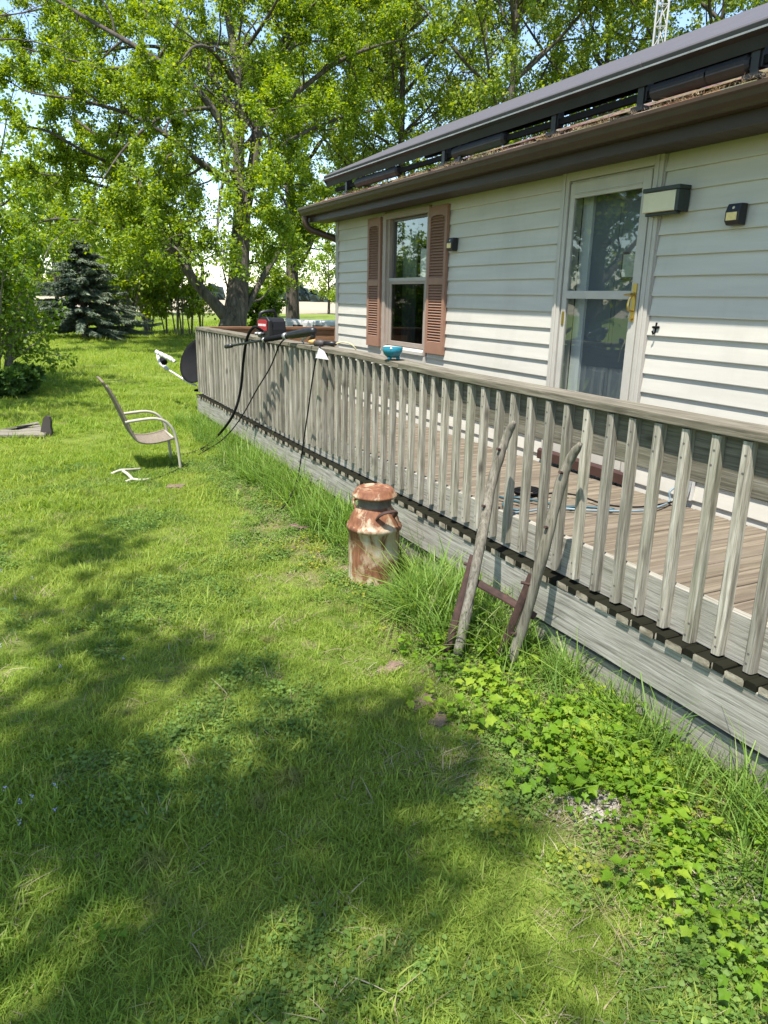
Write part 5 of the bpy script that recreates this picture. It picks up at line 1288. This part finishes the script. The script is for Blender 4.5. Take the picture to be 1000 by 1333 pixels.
# lobed yellow green plants in the bed near the camera
lob = [src('lobed_%d' % i, b[0], b[1], 'cover_lobed', b[2]) for i, b in enumerate([leafplant(g, 19, .085, rs, .075, 5, .34, .35, 20, .28) for rs in (.020, .025, .030, .034, .039, .023)])]
ngb = scatter_group(lob, 'lobed_leaves')
P = region(5200, 6.3, 8.7, -2.75, -1.71)
ctr = np.interp(P[:, 0], [6.3, 6.8, 7.4, 8.0, 8.7], [-2.0, -1.96, -1.96, -2.05, -2.12]); wid = np.interp(P[:, 0], [6.3, 6.7, 7.3, 7.7, 8.0, 8.7], [.12, .26, .24, .19, .22, .22])
m_ = np.exp(-((P[:, 1] - ctr) / wid) ** 2) * np.clip((vnoise(P, 3.3, 31) * .6 + vnoise(P, 7.5, 32) * .4 - .36) / .2, 0, 1); P = P[rng.random(len(P)) < m_ * .27]
scatter('leafy_ground_cover', P, rng.uniform(.45, 1.25, len(P)), ngb, len(lob), 'bright lobed leaves spreading over the bed by the deck', 'ground cover')
sm = [src('small_%d' % i, b[0], b[1], 'cover_small', b[2]) for i, b in enumerate([leafplant(g, 40, .075, .0115, .022, 3, .18) for _ in range(6)])]
ngs = scatter_group(sm, 'small_leaves')
P = region(30000, 1.5, 8.9, -4.3, -1.66); P = P[inview(P)]; bed = bedmask(P); patch = np.clip((vnoise(P, 1.9, 41) * .6 + vnoise(P, 5, 42) * .4 - .50) / .16, 0, 1)
P = P[rng.random(len(P)) < np.clip(bed * .24 * np.clip((vnoise(P, 3.6, 43) - .2) / .3, 0, 1) + patch * .22, 0, 1)]
scatter('creeping_weeds', P, rng.uniform(.7, 1.4, len(P)), ngs, len(sm), 'small dark creeping weeds between the lawn and the bed', 'ground cover')
yl = [src('yellow_%d' % i, b[0], b[1], 'cover_yellow', b[2]) for i, b in enumerate([leafplant(g, 15, .08, .018, .035, 3, .2) for _ in range(4)])]
ngy = scatter_group(yl, 'yellow_leaves')
P = region(6000, 3.2, 8.0, -2.8, -1.75); P = P[rng.random(len(P)) < bedmask(P) * np.clip((vnoise(P, 2.6, 51) - .45) / .3, 0, 1) * .16]
scatter('yellow_weeds', P, rng.uniform(.6, 1.2, len(P)), ngy, len(yl), 'yellowish low weeds scattered through the bed', 'ground cover')
st = [src('straw_%d' % i, b[0], b[1], 'straw', b[2]) for i, b in enumerate([blades(g, 12, .06, .02, .045, .0028, 1.2, 3, .9) for _ in range(4)])]
ngw = scatter_group(st, 'straw_bits')
P = region(24000, 2.0, 8.9, -4.3, -1.66); P = P[inview(P)]; P = P[rng.random(len(P)) < np.clip(bedmask(P) * .18 + np.clip((vnoise(P, 3.1, 61) - .68) / .15, 0, 1) * .16 + .02, 0, 1)]
scatter('dry_thatch', P, rng.uniform(.6, 1.3, len(P)), ngw, len(st), 'dry straw and thatch lying in the lawn and bed', 'litter')
# pebbles
V = []; F = []; n = 0
for i in range(900):
    c = Wz(rnd.gauss(775, 26), rnd.gauss(1040, 16), 0) if i < 620 else Wz(rnd.gauss(960, 30), rnd.gauss(1150, 18), 0); r = rnd.uniform(.003, .009)
    q = [(1, 0, 0), (0, 1, 0), (-1, 0, 0), (0, -1, 0), (0, 0, .8), (0, 0, -.8)]; b = len(V)
    V += [(c[0] + x * r * rnd.uniform(.7, 1.3), c[1] + y * r * rnd.uniform(.7, 1.3), .006 + z * r) for x, y, z in q]
    F += [(b, b + 1, b + 4), (b + 1, b + 2, b + 4), (b + 2, b + 3, b + 4), (b + 3, b, b + 4)]
tag(np_mesh('gravel', V, F, 'pebble'), 'pale pebbles showing through the leaves in the bed', 'gravel', None, 'stuff')
# tiny violet flowers in the lawn
V = []; F = []
for i in range(14):
    c = Wz(rnd.choice((20, 30, 60, 120, 130, 40)) + rnd.gauss(0, 22), rnd.choice((700, 880, 930, 1060, 1115, 780)) + rnd.gauss(0, 16), 0)
    for k in range(5):
        a = k * 1.2566 + rnd.random(); b = len(V); d = (math.cos(a) * .005, math.sin(a) * .005); z = .05 + rnd.uniform(-.008, .012)
        V += [(c[0], c[1], z), (c[0] + d[0] - d[1] * .5, c[1] + d[1] + d[0] * .5, z + .003), (c[0] + d[0] * 1.5, c[1] + d[1] * 1.5, z + .002), (c[0] + d[0] + d[1] * .5, c[1] + d[1] - d[0] * .5, z + .003)]; F.append((b, b + 1, b + 2, b + 3))
tag(np_mesh('violet_flowers', V, F, 'petal'), 'tiny pale violet flowers dotted in the lawn', 'flowers', None, 'stuff')

p = Wz(144, 1225, 0); g = np.random.default_rng(303); V, F, T = leafplant(g, 12, .045, .028, .03, 5, .35, .3, 20)
dn = tag(empty('dandelion', (p[0], p[1], 0)), 'bright green leafy weed rosette alone in the near lawn', 'weed'); np_mesh('leaves', V, F, 'cover_lobed', T, dn)

P = region(420, .0, 9.5, -.41, -.12); P[:, 2] = [roofz(y) + .012 for y in P[:, 1]]
scatter('roof_litter', P, rng.uniform(.4, .9, len(P)), ngw, len(st), 'dry leaf litter and seeds caught along the roof edge', 'litter')
